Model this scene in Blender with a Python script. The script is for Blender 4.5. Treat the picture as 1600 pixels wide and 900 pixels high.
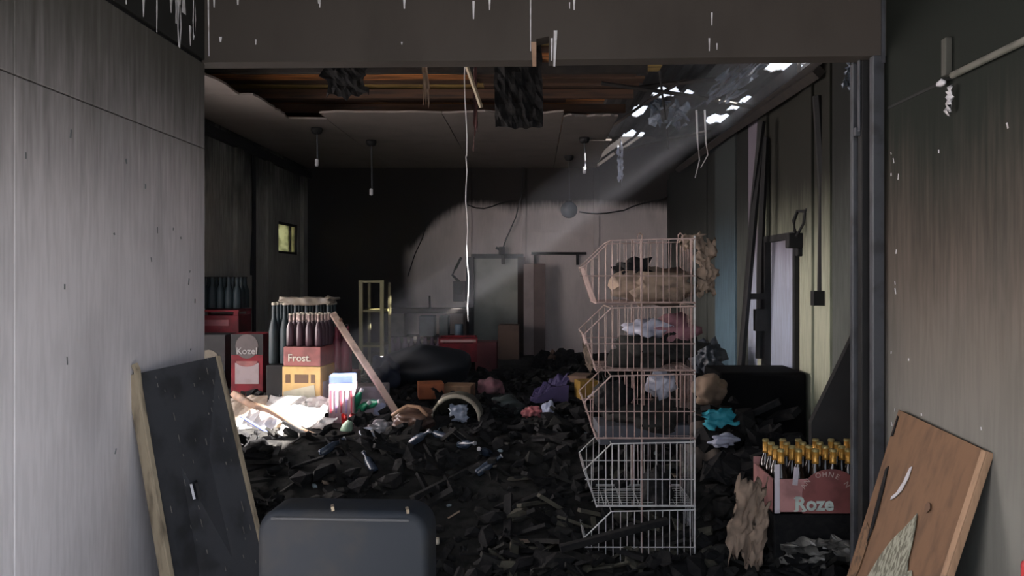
import bpy, bmesh, math, random
from mathutils import Vector, Matrix, Euler, noise

for o in list(bpy.data.objects):
    bpy.data.objects.remove(o)
sc = bpy.context.scene
C = sc.collection
R = random.Random(7)
PI = math.pi

# ------------------------------------------------------------------ camera
FPX, CX, CY, H = 1250.0, 834.0, 433.0, 1.65      # focal length in px, vanishing point, eye height
cam_d = bpy.data.cameras.new('camera')
cam = bpy.data.objects.new('camera', cam_d)
C.objects.link(cam)
cam.location = (0, 0, H)
cam.rotation_euler = (PI / 2, 0, 0)
cam_d.sensor_width = 36
cam_d.lens = FPX / 1600 * 36
cam_d.shift_x = -(CX - 800) / 1600
cam_d.shift_y = (CY - 450) / 1600
cam_d.clip_start = 0.02
cam_d.clip_end = 300
sc.camera = cam

def at(px, py, Y):
    """the point at depth Y that the photograph shows at (px, py)"""
    return Vector(((px - CX) / FPX * Y, Y, H + (CY - py) / FPX * Y))

# ------------------------------------------------------------------ world, sun, exposure
world = bpy.data.worlds.new('world')
sc.world = world
world.use_nodes = True
wn = world.node_tree
wn.nodes.clear()
wo = wn.nodes.new('ShaderNodeOutputWorld')
wb = wn.nodes.new('ShaderNodeBackground')
wb.inputs['Color'].default_value = (0.80, 0.87, 1.0, 1)
wb.inputs['Strength'].default_value = 4.0
wn.links.new(wb.outputs[0], wo.inputs[0])

SUN_DIR = Vector((-3.78, 0.5, -2.72)).normalized()      # the way the light travels
sun_d = bpy.data.lights.new('sun', 'SUN')
sun_d.energy = 210
sun_d.angle = 0.009
sun_d.color = (1.0, 0.93, 0.88)
sun = bpy.data.objects.new('sun', sun_d)
C.objects.link(sun)
sun.location = (9, 3, 9)
sun.rotation_euler = SUN_DIR.to_track_quat('-Z', 'Y').to_euler()

sc.view_settings.view_transform = 'Standard'
sc.view_settings.look = 'None'
sc.view_settings.gamma = 1
sc.view_settings.exposure = -1.4
sc.view_settings.use_curve_mapping = False
sc.cycles.max_bounces = 7
sc.cycles.diffuse_bounces = 4
sc.cycles.transparent_max_bounces = 12
sc.cycles.volume_bounces = 0
sc.cycles.use_denoising = True

# ------------------------------------------------------------------ materials
def new_mat(name):
    m = bpy.data.materials.new(name)
    m.use_nodes = True
    nt = m.node_tree
    nt.nodes.clear()
    out = nt.nodes.new('ShaderNodeOutputMaterial')
    b = nt.nodes.new('ShaderNodeBsdfPrincipled')
    nt.links.new(b.outputs[0], out.inputs[0])
    return m, nt, b

def N(nt, kind, **kw):
    n = nt.nodes.new(kind)
    for k, v in kw.items():
        setattr(n, k, v)
    return n

def math_n(nt, op, a, b=None, c=None, clamp=False):
    n = nt.nodes.new('ShaderNodeMath')
    n.operation = op
    n.use_clamp = clamp
    for i, v in enumerate((a, b, c)):
        if v is None:
            continue
        if isinstance(v, (int, float)):
            n.inputs[i].default_value = v
        else:
            nt.links.new(v, n.inputs[i])
    return n.outputs[0]

def noise_n(nt, scale, detail=3, vec=None, sx=1, sy=1, sz=1, obj=False):
    if vec is None:
        if obj:
            vec = N(nt, 'ShaderNodeTexCoord').outputs['Object']
        else:
            vec = N(nt, 'ShaderNodeNewGeometry').outputs['Position']
    mp = N(nt, 'ShaderNodeMapping')
    mp.inputs['Scale'].default_value = (sx, sy, sz)
    nt.links.new(vec, mp.inputs[0])
    n = N(nt, 'ShaderNodeTexNoise')
    n.inputs['Scale'].default_value = scale
    n.inputs['Detail'].default_value = detail
    nt.links.new(mp.outputs[0], n.inputs['Vector'])
    return n.outputs['Fac']

def mix_n(nt, fac, a, b):
    n = N(nt, 'ShaderNodeMix', data_type='RGBA')
    if isinstance(fac, (int, float)):
        n.inputs[0].default_value = fac
    else:
        nt.links.new(fac, n.inputs[0])
    for i, v in ((6, a), (7, b)):
        if isinstance(v, tuple):
            n.inputs[i].default_value = (*v[:3], 1)
        else:
            nt.links.new(v, n.inputs[i])
    return n.outputs[2]

def sstep(nt, v, lo, hi):
    n = N(nt, 'ShaderNodeMapRange', interpolation_type='SMOOTHSTEP')
    nt.links.new(v, n.inputs[0])
    n.inputs[1].default_value = lo
    n.inputs[2].default_value = hi
    return n.outputs[0]

def bump(nt, b, h, strength, dist=0.01):
    n = N(nt, 'ShaderNodeBump')
    n.inputs['Strength'].default_value = strength
    n.inputs['Distance'].default_value = dist
    nt.links.new(h, n.inputs['Height'])
    nt.links.new(n.outputs[0], b.inputs['Normal'])

_cache = {}
def mat(name, col, rough=0.7, dirt=(0.02, 0.018, 0.016), amount=0.35, scale=9, metal=0.0, grain=None, lo=0.45, hi=0.7, spec=0.5, bmp=0.2):
    """a plain material under patchy grime; grain=(sx,sy,sz) stretches the grime"""
    if name in _cache:
        return _cache[name]
    m, nt, b = new_mat(name)
    g = grain or (1, 1, 1)
    f = noise_n(nt, scale, 4, None, *g, obj=True)
    k = math_n(nt, 'MULTIPLY', sstep(nt, f, lo, hi), amount)
    nt.links.new(mix_n(nt, k, col, dirt), b.inputs['Base Color'])
    b.inputs['Roughness'].default_value = rough
    b.inputs['Metallic'].default_value = metal
    b.inputs['Specular IOR Level'].default_value = spec
    if bmp:
        bump(nt, b, f, bmp)
    _cache[name] = m
    return m

def soot_mat(name, clean, soot, zlo, zhi, streak=0.5, big=0.6, tint=None, tz=1.0, rough=0.85, xs=None, fine=0.5, corner=False):
    """painted wall; soot thickens with height, in vertical runs. xs=(lo,hi): soot again where x falls below lo"""
    m, nt, b = new_mat(name)
    pos = N(nt, 'ShaderNodeNewGeometry').outputs['Position']
    sep = N(nt, 'ShaderNodeSeparateXYZ')
    nt.links.new(pos, sep.inputs[0])
    st = noise_n(nt, 9, 4, pos, 3, 3, 0.12)
    st2 = noise_n(nt, 30, 5, pos, 1.6, 1.6, 0.16)
    bg = noise_n(nt, 0.9, 4, pos)
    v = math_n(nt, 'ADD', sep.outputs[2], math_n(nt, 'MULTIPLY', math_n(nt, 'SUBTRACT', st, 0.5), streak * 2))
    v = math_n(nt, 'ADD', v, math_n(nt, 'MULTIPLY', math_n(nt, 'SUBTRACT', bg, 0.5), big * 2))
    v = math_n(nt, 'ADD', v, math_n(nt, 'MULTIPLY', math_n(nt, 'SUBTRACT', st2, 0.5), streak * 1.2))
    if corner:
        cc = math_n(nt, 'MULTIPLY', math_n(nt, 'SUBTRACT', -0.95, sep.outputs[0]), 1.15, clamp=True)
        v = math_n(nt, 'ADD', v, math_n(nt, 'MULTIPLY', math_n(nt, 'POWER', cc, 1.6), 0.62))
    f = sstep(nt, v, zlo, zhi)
    if xs:
        w = math_n(nt, 'ADD', sep.outputs[0], math_n(nt, 'MULTIPLY', math_n(nt, 'SUBTRACT', bg, 0.5), 0.25))
        f2 = sstep(nt, w, xs[0], xs[1])
        f = math_n(nt, 'SUBTRACT', 1.0, math_n(nt, 'MULTIPLY', math_n(nt, 'SUBTRACT', 1.0, f), f2))
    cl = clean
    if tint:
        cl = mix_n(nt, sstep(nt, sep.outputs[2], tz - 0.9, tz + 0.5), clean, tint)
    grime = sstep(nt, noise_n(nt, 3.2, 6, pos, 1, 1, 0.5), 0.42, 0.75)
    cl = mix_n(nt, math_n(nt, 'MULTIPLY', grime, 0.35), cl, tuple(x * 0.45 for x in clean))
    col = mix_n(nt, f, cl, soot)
    col = mix_n(nt, math_n(nt, 'MULTIPLY', sstep(nt, st2, 0.40, 0.62), fine * 0.35), col, soot)
    nt.links.new(col, b.inputs['Base Color'])
    b.inputs['Roughness'].default_value = rough
    b.inputs['Specular IOR Level'].default_value = 0.25
    bump(nt, b, st2, 0.08, 0.004)
    return m

CHAR = (0.006, 0.006, 0.007)
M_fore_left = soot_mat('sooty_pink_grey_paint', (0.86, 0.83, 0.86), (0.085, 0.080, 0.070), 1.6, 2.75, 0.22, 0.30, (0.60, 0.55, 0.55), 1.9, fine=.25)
M_fore_right = soot_mat('sooty_olive_paint', (0.17, 0.175, 0.16), (0.010, 0.013, 0.010), 1.25, 2.55, 0.30, 0.45, (0.115, 0.092, 0.075), 1.4, fine=.3)
M_fore_top = soot_mat('black_soot_paint', (0.04, 0.04, 0.04), (0.024, 0.024, 0.022), 1, 2, 0.2, 0.2)
M_lintel = soot_mat('brown_soot_plaster', (0.07, 0.060, 0.052), (0.058, 0.051, 0.044), 2.9, 3.4, 0.1, 0.3, fine=0.1)
M_back = soot_mat('back_wall_paint', (0.80, 0.71, 0.70), (0.026, 0.022, 0.020), 2.60, 2.80, 0.05, 0.14, xs=(-1.98, -1.70), fine=0.12, corner=True)
M_ileft = soot_mat('left_inner_wall_paint', (0.40, 0.39, 0.35), (0.030, 0.030, 0.026), 2.1, 3.4, 0.45, 1.1)
M_iright = soot_mat('right_inner_wall_paint', (0.18, 0.20, 0.19), (0.012, 0.013, 0.012), 1.2, 2.9, 0.25, 0.5)
M_ceil = soot_mat('grey_ceiling_board', (0.20, 0.175, 0.16), (0.20, 0.175, 0.16), 0, 9, 0.1, 0.1, fine=0.05)
M_char = mat('charred_black', CHAR, 0.9, (0.016, 0.0155, 0.0145), 0.7, 22, spec=0.3, bmp=0.8)
M_ash = mat('grey_ash', (0.024, 0.0235, 0.022), 0.95, (0.008, 0.008, 0.008), 0.9, 16, spec=0.2, bmp=0.8)
M_tanash = mat('tan_burnt_paper', (0.27, 0.20, 0.15), 0.9, (0.06, 0.045, 0.035), 0.8, 7, bmp=0.5)
M_plank = mat('scorched_roof_plank', (0.46, 0.17, 0.045), 0.75, (0.045, 0.022, 0.010), 0.85, 5, grain=(0.4, 6, 6), lo=0.4, hi=0.65)
M_plank2 = mat('olive_roof_plank', (0.32, 0.21, 0.06), 0.75, (0.04, 0.028, 0.012), 0.7, 5, grain=(0.4, 6, 6), lo=0.45, hi=0.65)
M_plankd = mat('burnt_roof_plank', (0.075, 0.035, 0.018), 0.8, (0.012, 0.01, 0.009), 0.8, 5, grain=(0.4, 6, 6))
M_wood = mat('weathered_brown_board', (0.15, 0.082, 0.042), 0.8, (0.065, 0.036, 0.02), 0.7, 6, grain=(3, 3, 0.5), lo=0.40, hi=0.75)
M_woodedge = mat('bare_wood_edge', (0.30, 0.19, 0.115), 0.75, (0.11, 0.07, 0.04), 0.6, 12, grain=(3, 3, 0.4))
M_oldedge = mat('dirty_wood_edge', (0.36, 0.30, 0.21), 0.75, (0.08, 0.06, 0.04), 0.7, 12, grain=(2, 2, 0.5))
M_pole = mat('pale_lath_wood', (0.62, 0.46, 0.37), 0.7, (0.20, 0.13, 0.10), 0.6, 14)
M_slate = mat('sooty_slate_panel', (0.062, 0.066, 0.076), 0.6, (0.022, 0.023, 0.026), 0.7, 7)
M_steel = mat('grey_steel', (0.07, 0.075, 0.085), 0.6, (0.02, 0.02, 0.022), 0.6, 8, metal=0.3)
M_wire = mat('scorched_wire', (0.46, 0.34, 0.31), 0.5, (0.16, 0.09, 0.06), 0.6, 14, metal=0.2)
M_wirel = mat('pale_wire', (0.66, 0.66, 0.66), 0.45, (0.25, 0.2, 0.17), 0.5, 14, metal=0.2)
M_leather = mat('black_leatherette', (0.013, 0.017, 0.023), 0.65, (0.028, 0.027, 0.025), 0.7, 5, spec=0.25, bmp=0.1)
M_black = mat('black_plastic', (0.006, 0.006, 0.007), 0.75, (0.014, 0.014, 0.014), 0.5, 10)
M_white = mat('white_plastic', (0.72, 0.72, 0.76), 0.5, (0.25, 0.22, 0.2), 0.5, 8)
M_drip = mat('bare_white_paint', (0.78, 0.76, 0.78), 0.6, (0.35, 0.32, 0.30), 0.6, 20)

# ------------------------------------------------------------------ mesh helpers
class MB:
    def __init__(s):
        s.v = []; s.f = []
    def add(s, vs, fs):
        n = len(s.v)
        s.v += [Vector(v) for v in vs]
        s.f += [tuple(i + n for i in f) for f in fs]
        return s
    def box(s, c, d, rot=None):
        x, y, z = d[0] / 2, d[1] / 2, d[2] / 2
        vs = [Vector(p) for p in ((-x,-y,-z),(x,-y,-z),(x,y,-z),(-x,y,-z),(-x,-y,z),(x,-y,z),(x,y,z),(-x,y,z))]
        if rot is not None:
            m = Euler(rot).to_matrix()
            vs = [m @ v for v in vs]
        c = Vector(c)
        return s.add([v + c for v in vs], [(0,3,2,1),(4,5,6,7),(0,1,5,4),(1,2,6,5),(2,3,7,6),(3,0,4,7)])
    def span(s, a, b):
        a, b = Vector(a), Vector(b)
        return s.box((a + b) / 2, [abs(q) for q in (b - a)])
    def tube(s, pts, r, n=6, r2=None):
        pts = [Vector(p) for p in pts]
        base = len(s.v)
        for i, p in enumerate(pts):
            d = (pts[min(i + 1, len(pts) - 1)] - pts[max(i - 1, 0)]).normalized()
            u = d.cross(Vector((0, 0, 1)))
            if u.length < 0.05:
                u = d.cross(Vector((1, 0, 0)))
            u.normalize(); w = d.cross(u)
            rr = r if r2 is None else r + (r2 - r) * i / max(1, len(pts) - 1)
            for k in range(n):
                a = 2 * PI * k / n
                s.v.append(p + (u * math.cos(a) + w * math.sin(a)) * rr)
        for i in range(len(pts) - 1):
            for k in range(n):
                a, b = base + i * n + k, base + i * n + (k + 1) % n
                s.f.append((a, b, b + n, a + n))
        s.f.append(tuple(base + k for k in reversed(range(n))))
        s.f.append(tuple(base + (len(pts) - 1) * n + k for k in range(n)))
        return s
    def lathe(s, prof, n=12, o=(0, 0, 0)):
        base = len(s.v); o = Vector(o)
        for r, z in prof:
            for k in range(n):
                a = 2 * PI * k / n
                s.v.append(o + Vector((r * math.cos(a), r * math.sin(a), z)))
        for i in range(len(prof) - 1):
            for k in range(n):
                a, b = base + i * n + k, base + i * n + (k + 1) % n
                s.f.append((a, b, b + n, a + n))
        s.f.append(tuple(base + k for k in reversed(range(n))))
        s.f.append(tuple(base + (len(prof) - 1) * n + k for k in range(n)))
        return s
    def blob(s, c, d, sub=2, amp=0.3, freq=2.0, seed=0, rot=None):
        bm = bmesh.new()
        bmesh.ops.create_icosphere(bm, subdivisions=sub, radius=1)
        m = Euler(rot).to_matrix() if rot else Matrix.Identity(3)
        vs = []
        for v in bm.verts:
            k = 1 + amp * noise.noise(v.co * freq + Vector((seed * 7.3, seed * 3.1, 0)))
            p = v.co * k
            vs.append(m @ Vector((p.x * d[0] / 2, p.y * d[1] / 2, p.z * d[2] / 2)) + Vector(c))
        fs = [tuple(v.index for v in f.verts) for f in bm.faces]
        bm.free()
        return s.add(vs, fs)
    def prism(s, poly, ex):
        """poly: list of 3-d points; ex: extrusion vector"""
        n = len(poly); ex = Vector(ex)
        vs = [Vector(p) for p in poly] + [Vector(p) + ex for p in poly]
        fs = [tuple(range(n)), tuple(reversed(range(n, 2 * n)))]
        fs += [(i, i + n, (i + 1) % n + n, (i + 1) % n) for i in range(n)]
        return s.add(vs, fs)
    def sheet(s, o, u, w, nu=12, nv=12, amp=0.05, freq=3, th=0.004, seed=0, edge=0.15, hole=0.0):
        """a crumpled sheet spanned by u and w from corner o, with ragged edges and real thickness"""
        o, u, w = Vector(o), Vector(u), Vector(w)
        nrm = u.cross(w).normalized()
        base = len(s.v)
        for L in (0, 1):
            for j in range(nv + 1):
                for i in range(nu + 1):
                    a, b = i / nu, j / nv
                    q = Vector((a * 3, b * 3, seed * 5.7))
                    ea = (a - 0.5) * 2; eb = (b - 0.5) * 2
                    a2 = 0.5 + (a - 0.5) * (1 - edge * (0.5 + noise.noise(q * freq + Vector((9, 0, 0)))))
                    b2 = 0.5 + (b - 0.5) * (1 - edge * (0.5 + noise.noise(q * freq + Vector((0, 9, 0)))))
                    p = o + u * a2 + w * b2 + nrm * (amp * (noise.noise(q * freq) + 0.5 * noise.noise(q * freq * 2.7)) + L * th)
                    s.v.append(p)
        W = nu + 1; T = W * (nv + 1)
        keep = {}
        for j in range(nv):
            for i in range(nu):
                q = Vector((i / nu * 4, j / nv * 4, seed * 2.3 + 40))
                keep[i, j] = hole <= 0 or noise.noise(q) > hole - 0.6 * 1.0 + 0
        for (i, j), k in keep.items():
            if not k:
                continue
            a = base + j * W + i
            s.f.append((a, a + W, a + W + 1, a + 1))
            s.f.append((a + T, a + T + 1, a + T + W + 1, a + T + W))
            for di, dj, e in ((0, -1, (a, a + 1)), (1, 0, (a + 1, a + W + 1)), (0, 1, (a + W + 1, a + W)), (-1, 0, (a + W, a))):
                if not keep.get((i + di, j + dj), False):
                    s.f.append((e[0], e[1], e[1] + T, e[0] + T))
        return s

def tagp(o, label=None, cat=None, group=None, kind=None):
    if label: o['label'] = label
    if cat: o['category'] = cat
    if group: o['group'] = group
    if kind: o['kind'] = kind
    return o

def obj(name, mb, m, parent=None, label=None, cat=None, group=None, kind=None, smooth=False, bevel=0.0, origin=True, subsurf=0):
    """link one mesh; children are given in their parent's own coordinates"""
    me = bpy.data.meshes.new(name)
    vs = mb.v
    off = Vector((0, 0, 0))
    if parent is None and origin and vs:
        xs = [v.x for v in vs]; ys = [v.y for v in vs]; zs = [v.z for v in vs]
        off = Vector(((min(xs) + max(xs)) / 2, (min(ys) + max(ys)) / 2, min(zs)))
    me.from_pydata([tuple(v - off) for v in vs], [], mb.f)
    me.update()
    o = bpy.data.objects.new(name, me)
    C.objects.link(o)
    o.location = off
    me.materials.append(m)
    if smooth:
        for p in me.polygons:
            p.use_smooth = True
    if parent is not None:
        o.parent = parent
    if bevel:
        b = o.modifiers.new('bevel', 'BEVEL'); b.width = bevel; b.segments = 2; b.limit_method = 'ANGLE'
    if subsurf:
        q = o.modifiers.new('subdivision', 'SUBSURF'); q.levels = q.render_levels = subsurf
    return tagp(o, label, cat, group, kind)

def thing(name, label, cat, loc=(0, 0, 0), rot=(0, 0, 0), group=None):
    o = bpy.data.objects.new(name, None)
    o.empty_display_size = 0.1
    C.objects.link(o)
    o.location = loc
    o.rotation_euler = rot
    return tagp(o, label, cat, group)

def struct(name, mb, m, **k):
    return obj(name, mb, m, kind='structure', origin=False, **k)

def dup(root, loc, rot=None, label=None, group=None):
    r = root.copy(); C.objects.link(r); r.location = loc
    if rot is not None: r.rotation_euler = rot
    if label: r['label'] = label
    if group: r['group'] = group
    for ch in list(root.children):
        c = ch.copy(); C.objects.link(c); c.parent = r
        for g in list(ch.children):
            d = g.copy(); C.objects.link(d); d.parent = c
    return r

def text(parent, s, size, m, loc, rot, label=None, name='lettering', depth=0.002, off=0.0, shear=0.0, name2=None):
    cu = bpy.data.curves.new(name, 'FONT')
    cu.body = s; cu.size = size; cu.align_x = 'CENTER'; cu.align_y = 'CENTER'
    cu.extrude = depth; cu.offset = off; cu.shear = shear; cu.resolution_u = 3
    t = bpy.data.objects.new(name, cu)
    C.objects.link(t)
    dg = bpy.context.evaluated_depsgraph_get()
    me = bpy.data.meshes.new_from_object(t.evaluated_get(dg))
    bpy.data.objects.remove(t)
    o = bpy.data.objects.new(name, me)
    C.objects.link(o)
    me.materials.clear(); me.materials.append(m)
    o.parent = parent; o.location = loc; o.rotation_euler = rot
    if label: o['label'] = label
    return o

# ------------------------------------------------------------------ the shell
XL, XR = -1.645, 1.763            # foreground passage
IL, IR = -3.40, 2.00              # inner room
YF, YB = 4.0, 12.0
ZC = 3.29

def gh(x, y):
    """height of the rubble bed"""
    t = min(1, max(0, (y - 4.25) / 1.5))
    h = 0.50 * t * t * (3 - 2 * t)
    h += 0.07 * t * noise.noise(Vector((x * 1.3, y * 1.3, 3))) + 0.035 * t * noise.noise(Vector((x * 4, y * 4, 8)))
    return max(0.0, h)

M_floor = mat('sooty_concrete', (0.10, 0.10, 0.095), 0.9, (0.03, 0.03, 0.03), 0.8, 3)
struct('floor', MB().span((-3.6, -1.6, -0.12), (2.2, 12.3, 0.0)), M_floor)
M_out = mat('outdoor_asphalt', (0.10, 0.10, 0.10), 0.9, (0.07, 0.07, 0.07), 0.5, 1)
struct('ground', MB().span((-14, -16, -0.16), (14, -1.6, -0.02)).span((-14, 12.4, -0.16), (14, 30, -0.02)).span((-14,-1.6,-0.16),(-3.7,12.4,-0.02)).span((2.5,-1.6,-0.16),(14,12.4,-0.02)), M_out)

# unseen wall added to bounce sunlight through the added side opening
nw = struct('wall_bounce', MB().span((-9.3, -7.0, 0), (-9.0, 13.0, 4.6)), mat('bounce_wall_render', (0.60, 0.57, 0.585), .9, (0.3, 0.28, 0.27), .5, 2))
# foreground left wall: backing and its panels
wl = struct('wall_left', MB().span((XL - 0.16, 1.0, 0), (XL - 0.015, YF + 0.01, 3.45)), M_black)
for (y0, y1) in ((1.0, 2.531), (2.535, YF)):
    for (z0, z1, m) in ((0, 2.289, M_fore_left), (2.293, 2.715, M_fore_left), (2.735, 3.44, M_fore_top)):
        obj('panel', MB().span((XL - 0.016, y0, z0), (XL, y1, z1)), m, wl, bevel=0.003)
# runs of bare paint on the soot
dr = MB()
for k in range(46):
    y = 2.75 + 1.22 * (R.random() ** 0.6)
    zt = 3.42; zb = 2.70 + 0.45 * R.random() ** 1.2
    w = R.uniform(0.004, 0.016)
    n = 7
    pts = []
    for i in range(n + 1):
        t = i / n
        pts.append((y + 0.006 * noise.noise(Vector((k, t * 3, 0))), zt + (zb - zt) * t, w * (0.35 + 0.9 * abs(noise.noise(Vector((k * 2.1, t * 4, 5)))) + (0.5 if i == n - 1 else 0)) * (0.25 if i == n else 1)))
    for i in range(n):
        if noise.noise(Vector((k * 1.7, i * 0.8, 11))) < -0.12:
            continue
        a, b = pts[i], pts[i + 1]
        dr.prism([(XL, a[0] - a[2], a[1]), (XL, a[0] + a[2], a[1]), (XL, b[0] + b[2], b[1]), (XL, b[0] - b[2], b[1])], (0.002, 0, 0))
obj('paint_runs', dr, M_drip, wl, kind='stuff', label='white runs of bare paint in the soot')
# small flaked spots further down
sp = MB()
for k in range(30):
    y = R.uniform(1.6, 3.95); z = R.uniform(0.3, 2.2); h = R.uniform(0.006, 0.035)
    sp.box((XL + 0.001, y, z), (0.003, R.uniform(0.003, 0.008), h), (R.uniform(-0.4, 0.4), 0, 0))
obj('scuff_marks', sp, mat('grey_scuff', (0.16, 0.17, 0.17), 0.9), wl, kind='stuff', label='small grey chips and scuffs')

# foreground right wall
wr = struct('wall_right', MB().span((XR, 1.0, 0), (XR + 0.16, YF + 0.02, 3.45)), M_fore_right)
sp = MB()
for k in range(16):
    y = R.uniform(2.9, 3.95) if k > 9 else R.uniform(3.85, 3.97); z = R.uniform(0.9, 2.3); h = R.uniform(0.01, 0.03)
    sp.box((XR - 0.001, y, z), (0.003, R.uniform(0.003, 0.007), h), (R.uniform(-0.4, 0.2), 0, 0))
obj('flaked_spots', sp, M_drip, wr, kind='stuff', label='small white flakes in the sooty paint')

# lintel over the opening, with the broken notch
NX0, NX1 = (838 - CX) / FPX * YF, (858 - CX) / FPX * YF
zl = 2.735
lin = MB()
lin.prism([(XL - 0.15, YF, zl - 0.012), (NX0, YF, zl), (NX0, YF, 3.60), (XL - 0.15, YF, 3.60)], (0, 0.12, 0))
lin.prism([(NX1, YF, zl + 0.003), (XR + 0.02, YF, zl + 0.022), (XR + 0.02, YF, 3.60), (NX1, YF, 3.60)], (0, 0.12, 0))
lin.prism([(NX0, YF, zl + 0.105), (NX1, YF, zl + 0.12), (NX1, YF, 3.60), (NX0, YF, 3.60)], (0, 0.12, 0))
wfront = struct('wall_front', lin, M_lintel)
ed = MB()
def run(px, y0, y1, w, dx=0):
    a, b = at(px, y0, YF), at(px + dx, y1, YF)
    ed.prism([(a.x - w, YF - .002, a.z), (a.x + w, YF - .002, a.z), (b.x + w * .5, YF - .002, b.z), (b.x - w * .5, YF - .002, b.z)], (0, -0.003, 0))
run(829, 0, 80, 0.0035); run(868, 48, 104, 0.009, -2); run(862, 60, 95, 0.005); run(326, 0, 88, 0.003, 1)
for px, y0, y1, w in ((335, 0, 12, .004), (372, 0, 8, .005), (500, 0, 12, .004), (632, 0, 14, .006), (740, 2, 30, .006), (765, 0, 16, .005), (498,0,6,.004),
                      (897, 0, 16, .006), (890, 4, 14, .003), (1112, 20, 40, .004), (1108, 60, 80, .004), (1120, 68, 78, .003), (345, 58, 66, .007), (400, 62, 70, .004), (628, 66, 70, .004)):
    run(px, y0, y1, w)
obj('paint_runs', ed, M_drip, wfront, kind='stuff', label='short white runs of bare paint')
nb = MB()
a = at(830, 66, YF); b = at(838, 104, YF)
nb.prism([(a.x, YF - .002, a.z), (NX0, YF - .002, a.z), (NX0, YF - .002, b.z), (a.x + .006, YF - .002, b.z)], (0, -0.003, 0))
obj('bare_plaster', nb, mat('bare_orange_plaster', (0.42, 0.27, 0.18), 0.9), wfront, label='bare orange plaster beside the notch')
struct('trim_1', MB().span((XR - 0.028, YF - 0.012, 2.72), (XR - 0.010, YF - 0.002, 3.44)), M_slate)
# front walls to both sides of the opening
struct('wall_front_left', MB().span((IL, YF, 0), (XL - 0.02, YF + 0.03, 3.6)), M_ileft)
struct('wall_front_right', MB().span((XR + 0.06, YF + 0.02, 0), (IR + 0.2, YF + 0.24, 3.6)), M_fore_top)
# passage ceiling
struct('ceiling', MB().span((XL - 0.16, 1.0, 3.45), (XR + 0.16, YF + 0.1, 3.55)), M_fore_top)
# guide rail of the opening, three profiles
for (x0, x1, y, d, zt) in ((1330, 1343, 4.16, 0.04, 2.76), (1343, 1361, 4.10, 0.05, 2.76), (1361, 1379, 4.02, 0.05, 2.76)):
    a = (x0 - CX) / FPX * y; b = (x1 - CX) / FPX * y
    struct('trim_2', MB().span((a, y - d / 2, 0), (b, y + d / 2, zt)), M_steel if x0 != 1343 else M_black, bevel=0.006)
# loose fragment on the rail
tagp(obj('rail_bracket', MB().span(at(1333, 200, 4.12), at(1351, 212, 4.09)).span(at(1339, 90, 4.1), at(1345, 205, 4.07)), M_steel, bevel=0.004), 'small grey steel bracket on the dark rail right of the opening', 'bracket')

# inner left wall with high window
WY0, WY1, WZ0, WZ1 = 10.66, 11.55, 1.97, 2.40
w = MB()
w.span((IL - 0.2, YF, 0), (IL, 4.4, 3.5)).span((IL - 0.2, 4.4, 0), (IL, 7.5, 0.6)).span((IL - 0.2, 4.4, 3.05), (IL, 7.5, 3.5)).span((IL - 0.2, 7.5, 0), (IL, WY0, 3.5)).span((IL - 0.2, WY1, 0), (IL, YB + 0.2, 3.5))  # large opening added out of view to let light into the deep room
w.span((IL - 0.2, WY0, 0), (IL, WY1, WZ0)).span((IL - 0.2, WY0, WZ1), (IL, WY1, 3.5))
wil = struct('wall_inner_left', w, M_ileft)
for px in (395,):
    y = IL * FPX / (px - CX)
    obj('joint_strip', MB().span((IL, y - 0.03, 0), (IL + 0.03, y + 0.03, 3.25)), M_black, wil)
for y in (9.15, 10.2, 11.75):
    obj('pilaster', MB().span((IL, y - 0.10, 0), (IL + 0.05, y + 0.10, 3.25)), M_ileft, wil)
obj('cornice', MB().span((IL, YF + .25, 3.12), (IL + 0.07, YB, 3.22)), M_black, wil)
M_yel, nt, b = new_mat('yellowed_glass')
b.inputs['Base Color'].default_value = (0.75, 0.72, 0.34, 1)
b.inputs['Roughness'].default_value = 0.5
b.inputs['Transmission Weight'].default_value = 0.9
nt.links.new(mix_n(nt, sstep(nt, noise_n(nt, 3, 3, None, 1, 1, 3), 0.4, 0.6), (0.85, 0.84, 0.45), (0.38, 0.38, 0.16)), b.inputs['Base Color'])
win = struct('window_1', MB().span((IL - 0.07, WY0, WZ0), (IL - 0.02, WY0 + 0.05, WZ1)).span((IL - 0.07, WY1 - 0.05, WZ0), (IL - 0.02, WY1, WZ1))
       .span((IL - 0.07, WY0, WZ0), (IL - 0.02, WY1, WZ0 + 0.035)).span((IL - 0.07, WY0, WZ1 - 0.035), (IL - 0.02, WY1, WZ1)).span((IL - 0.07, 11.25, WZ0), (IL - 0.02, 11.29, WZ1)), M_black)
obj('pane', MB().span((IL - 0.05, WY0 + 0.04, WZ0 + 0.03), (IL - 0.04, 11.26, WZ1 - 0.03)), M_yel, win)
obj('pane', MB().span((IL - 0.05, 11.28, WZ0 + 0.03), (IL - 0.04, WY1 - 0.04, WZ1 - 0.03)), M_yel, win)

# back wall: boards with seams, a door, a shallow niche
bw = struct('wall_back', MB().span((IL - 0.2, YB, 0), (IR + 0.2, YB + 0.2, 3.6)), M_back)
def X(px, Y=YB): return (px - CX) / FPX * Y
def Z(py, Y=YB): return H + (CY - py) / FPX * Y
for px0, px1, py0, py1 in ((724, 737, 262, 560), (815, 822, 262, 404), (927, 936, 262, 404)):
    obj('batten', MB().span((X(px0), YB - 0.03, Z(py1)), (X(px1), YB, Z(py0))), M_back, bw, bevel=0.004)
obj('rail', MB().span((X(818), YB - 0.018, Z(364)), (X(1043), YB, Z(359))), M_back, bw)
obj('ledge', MB().span((X(736), YB - 0.04, Z(404)), (X(818), YB, Z(397))), M_slate, bw, label='grey strip over the pale door')
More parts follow.
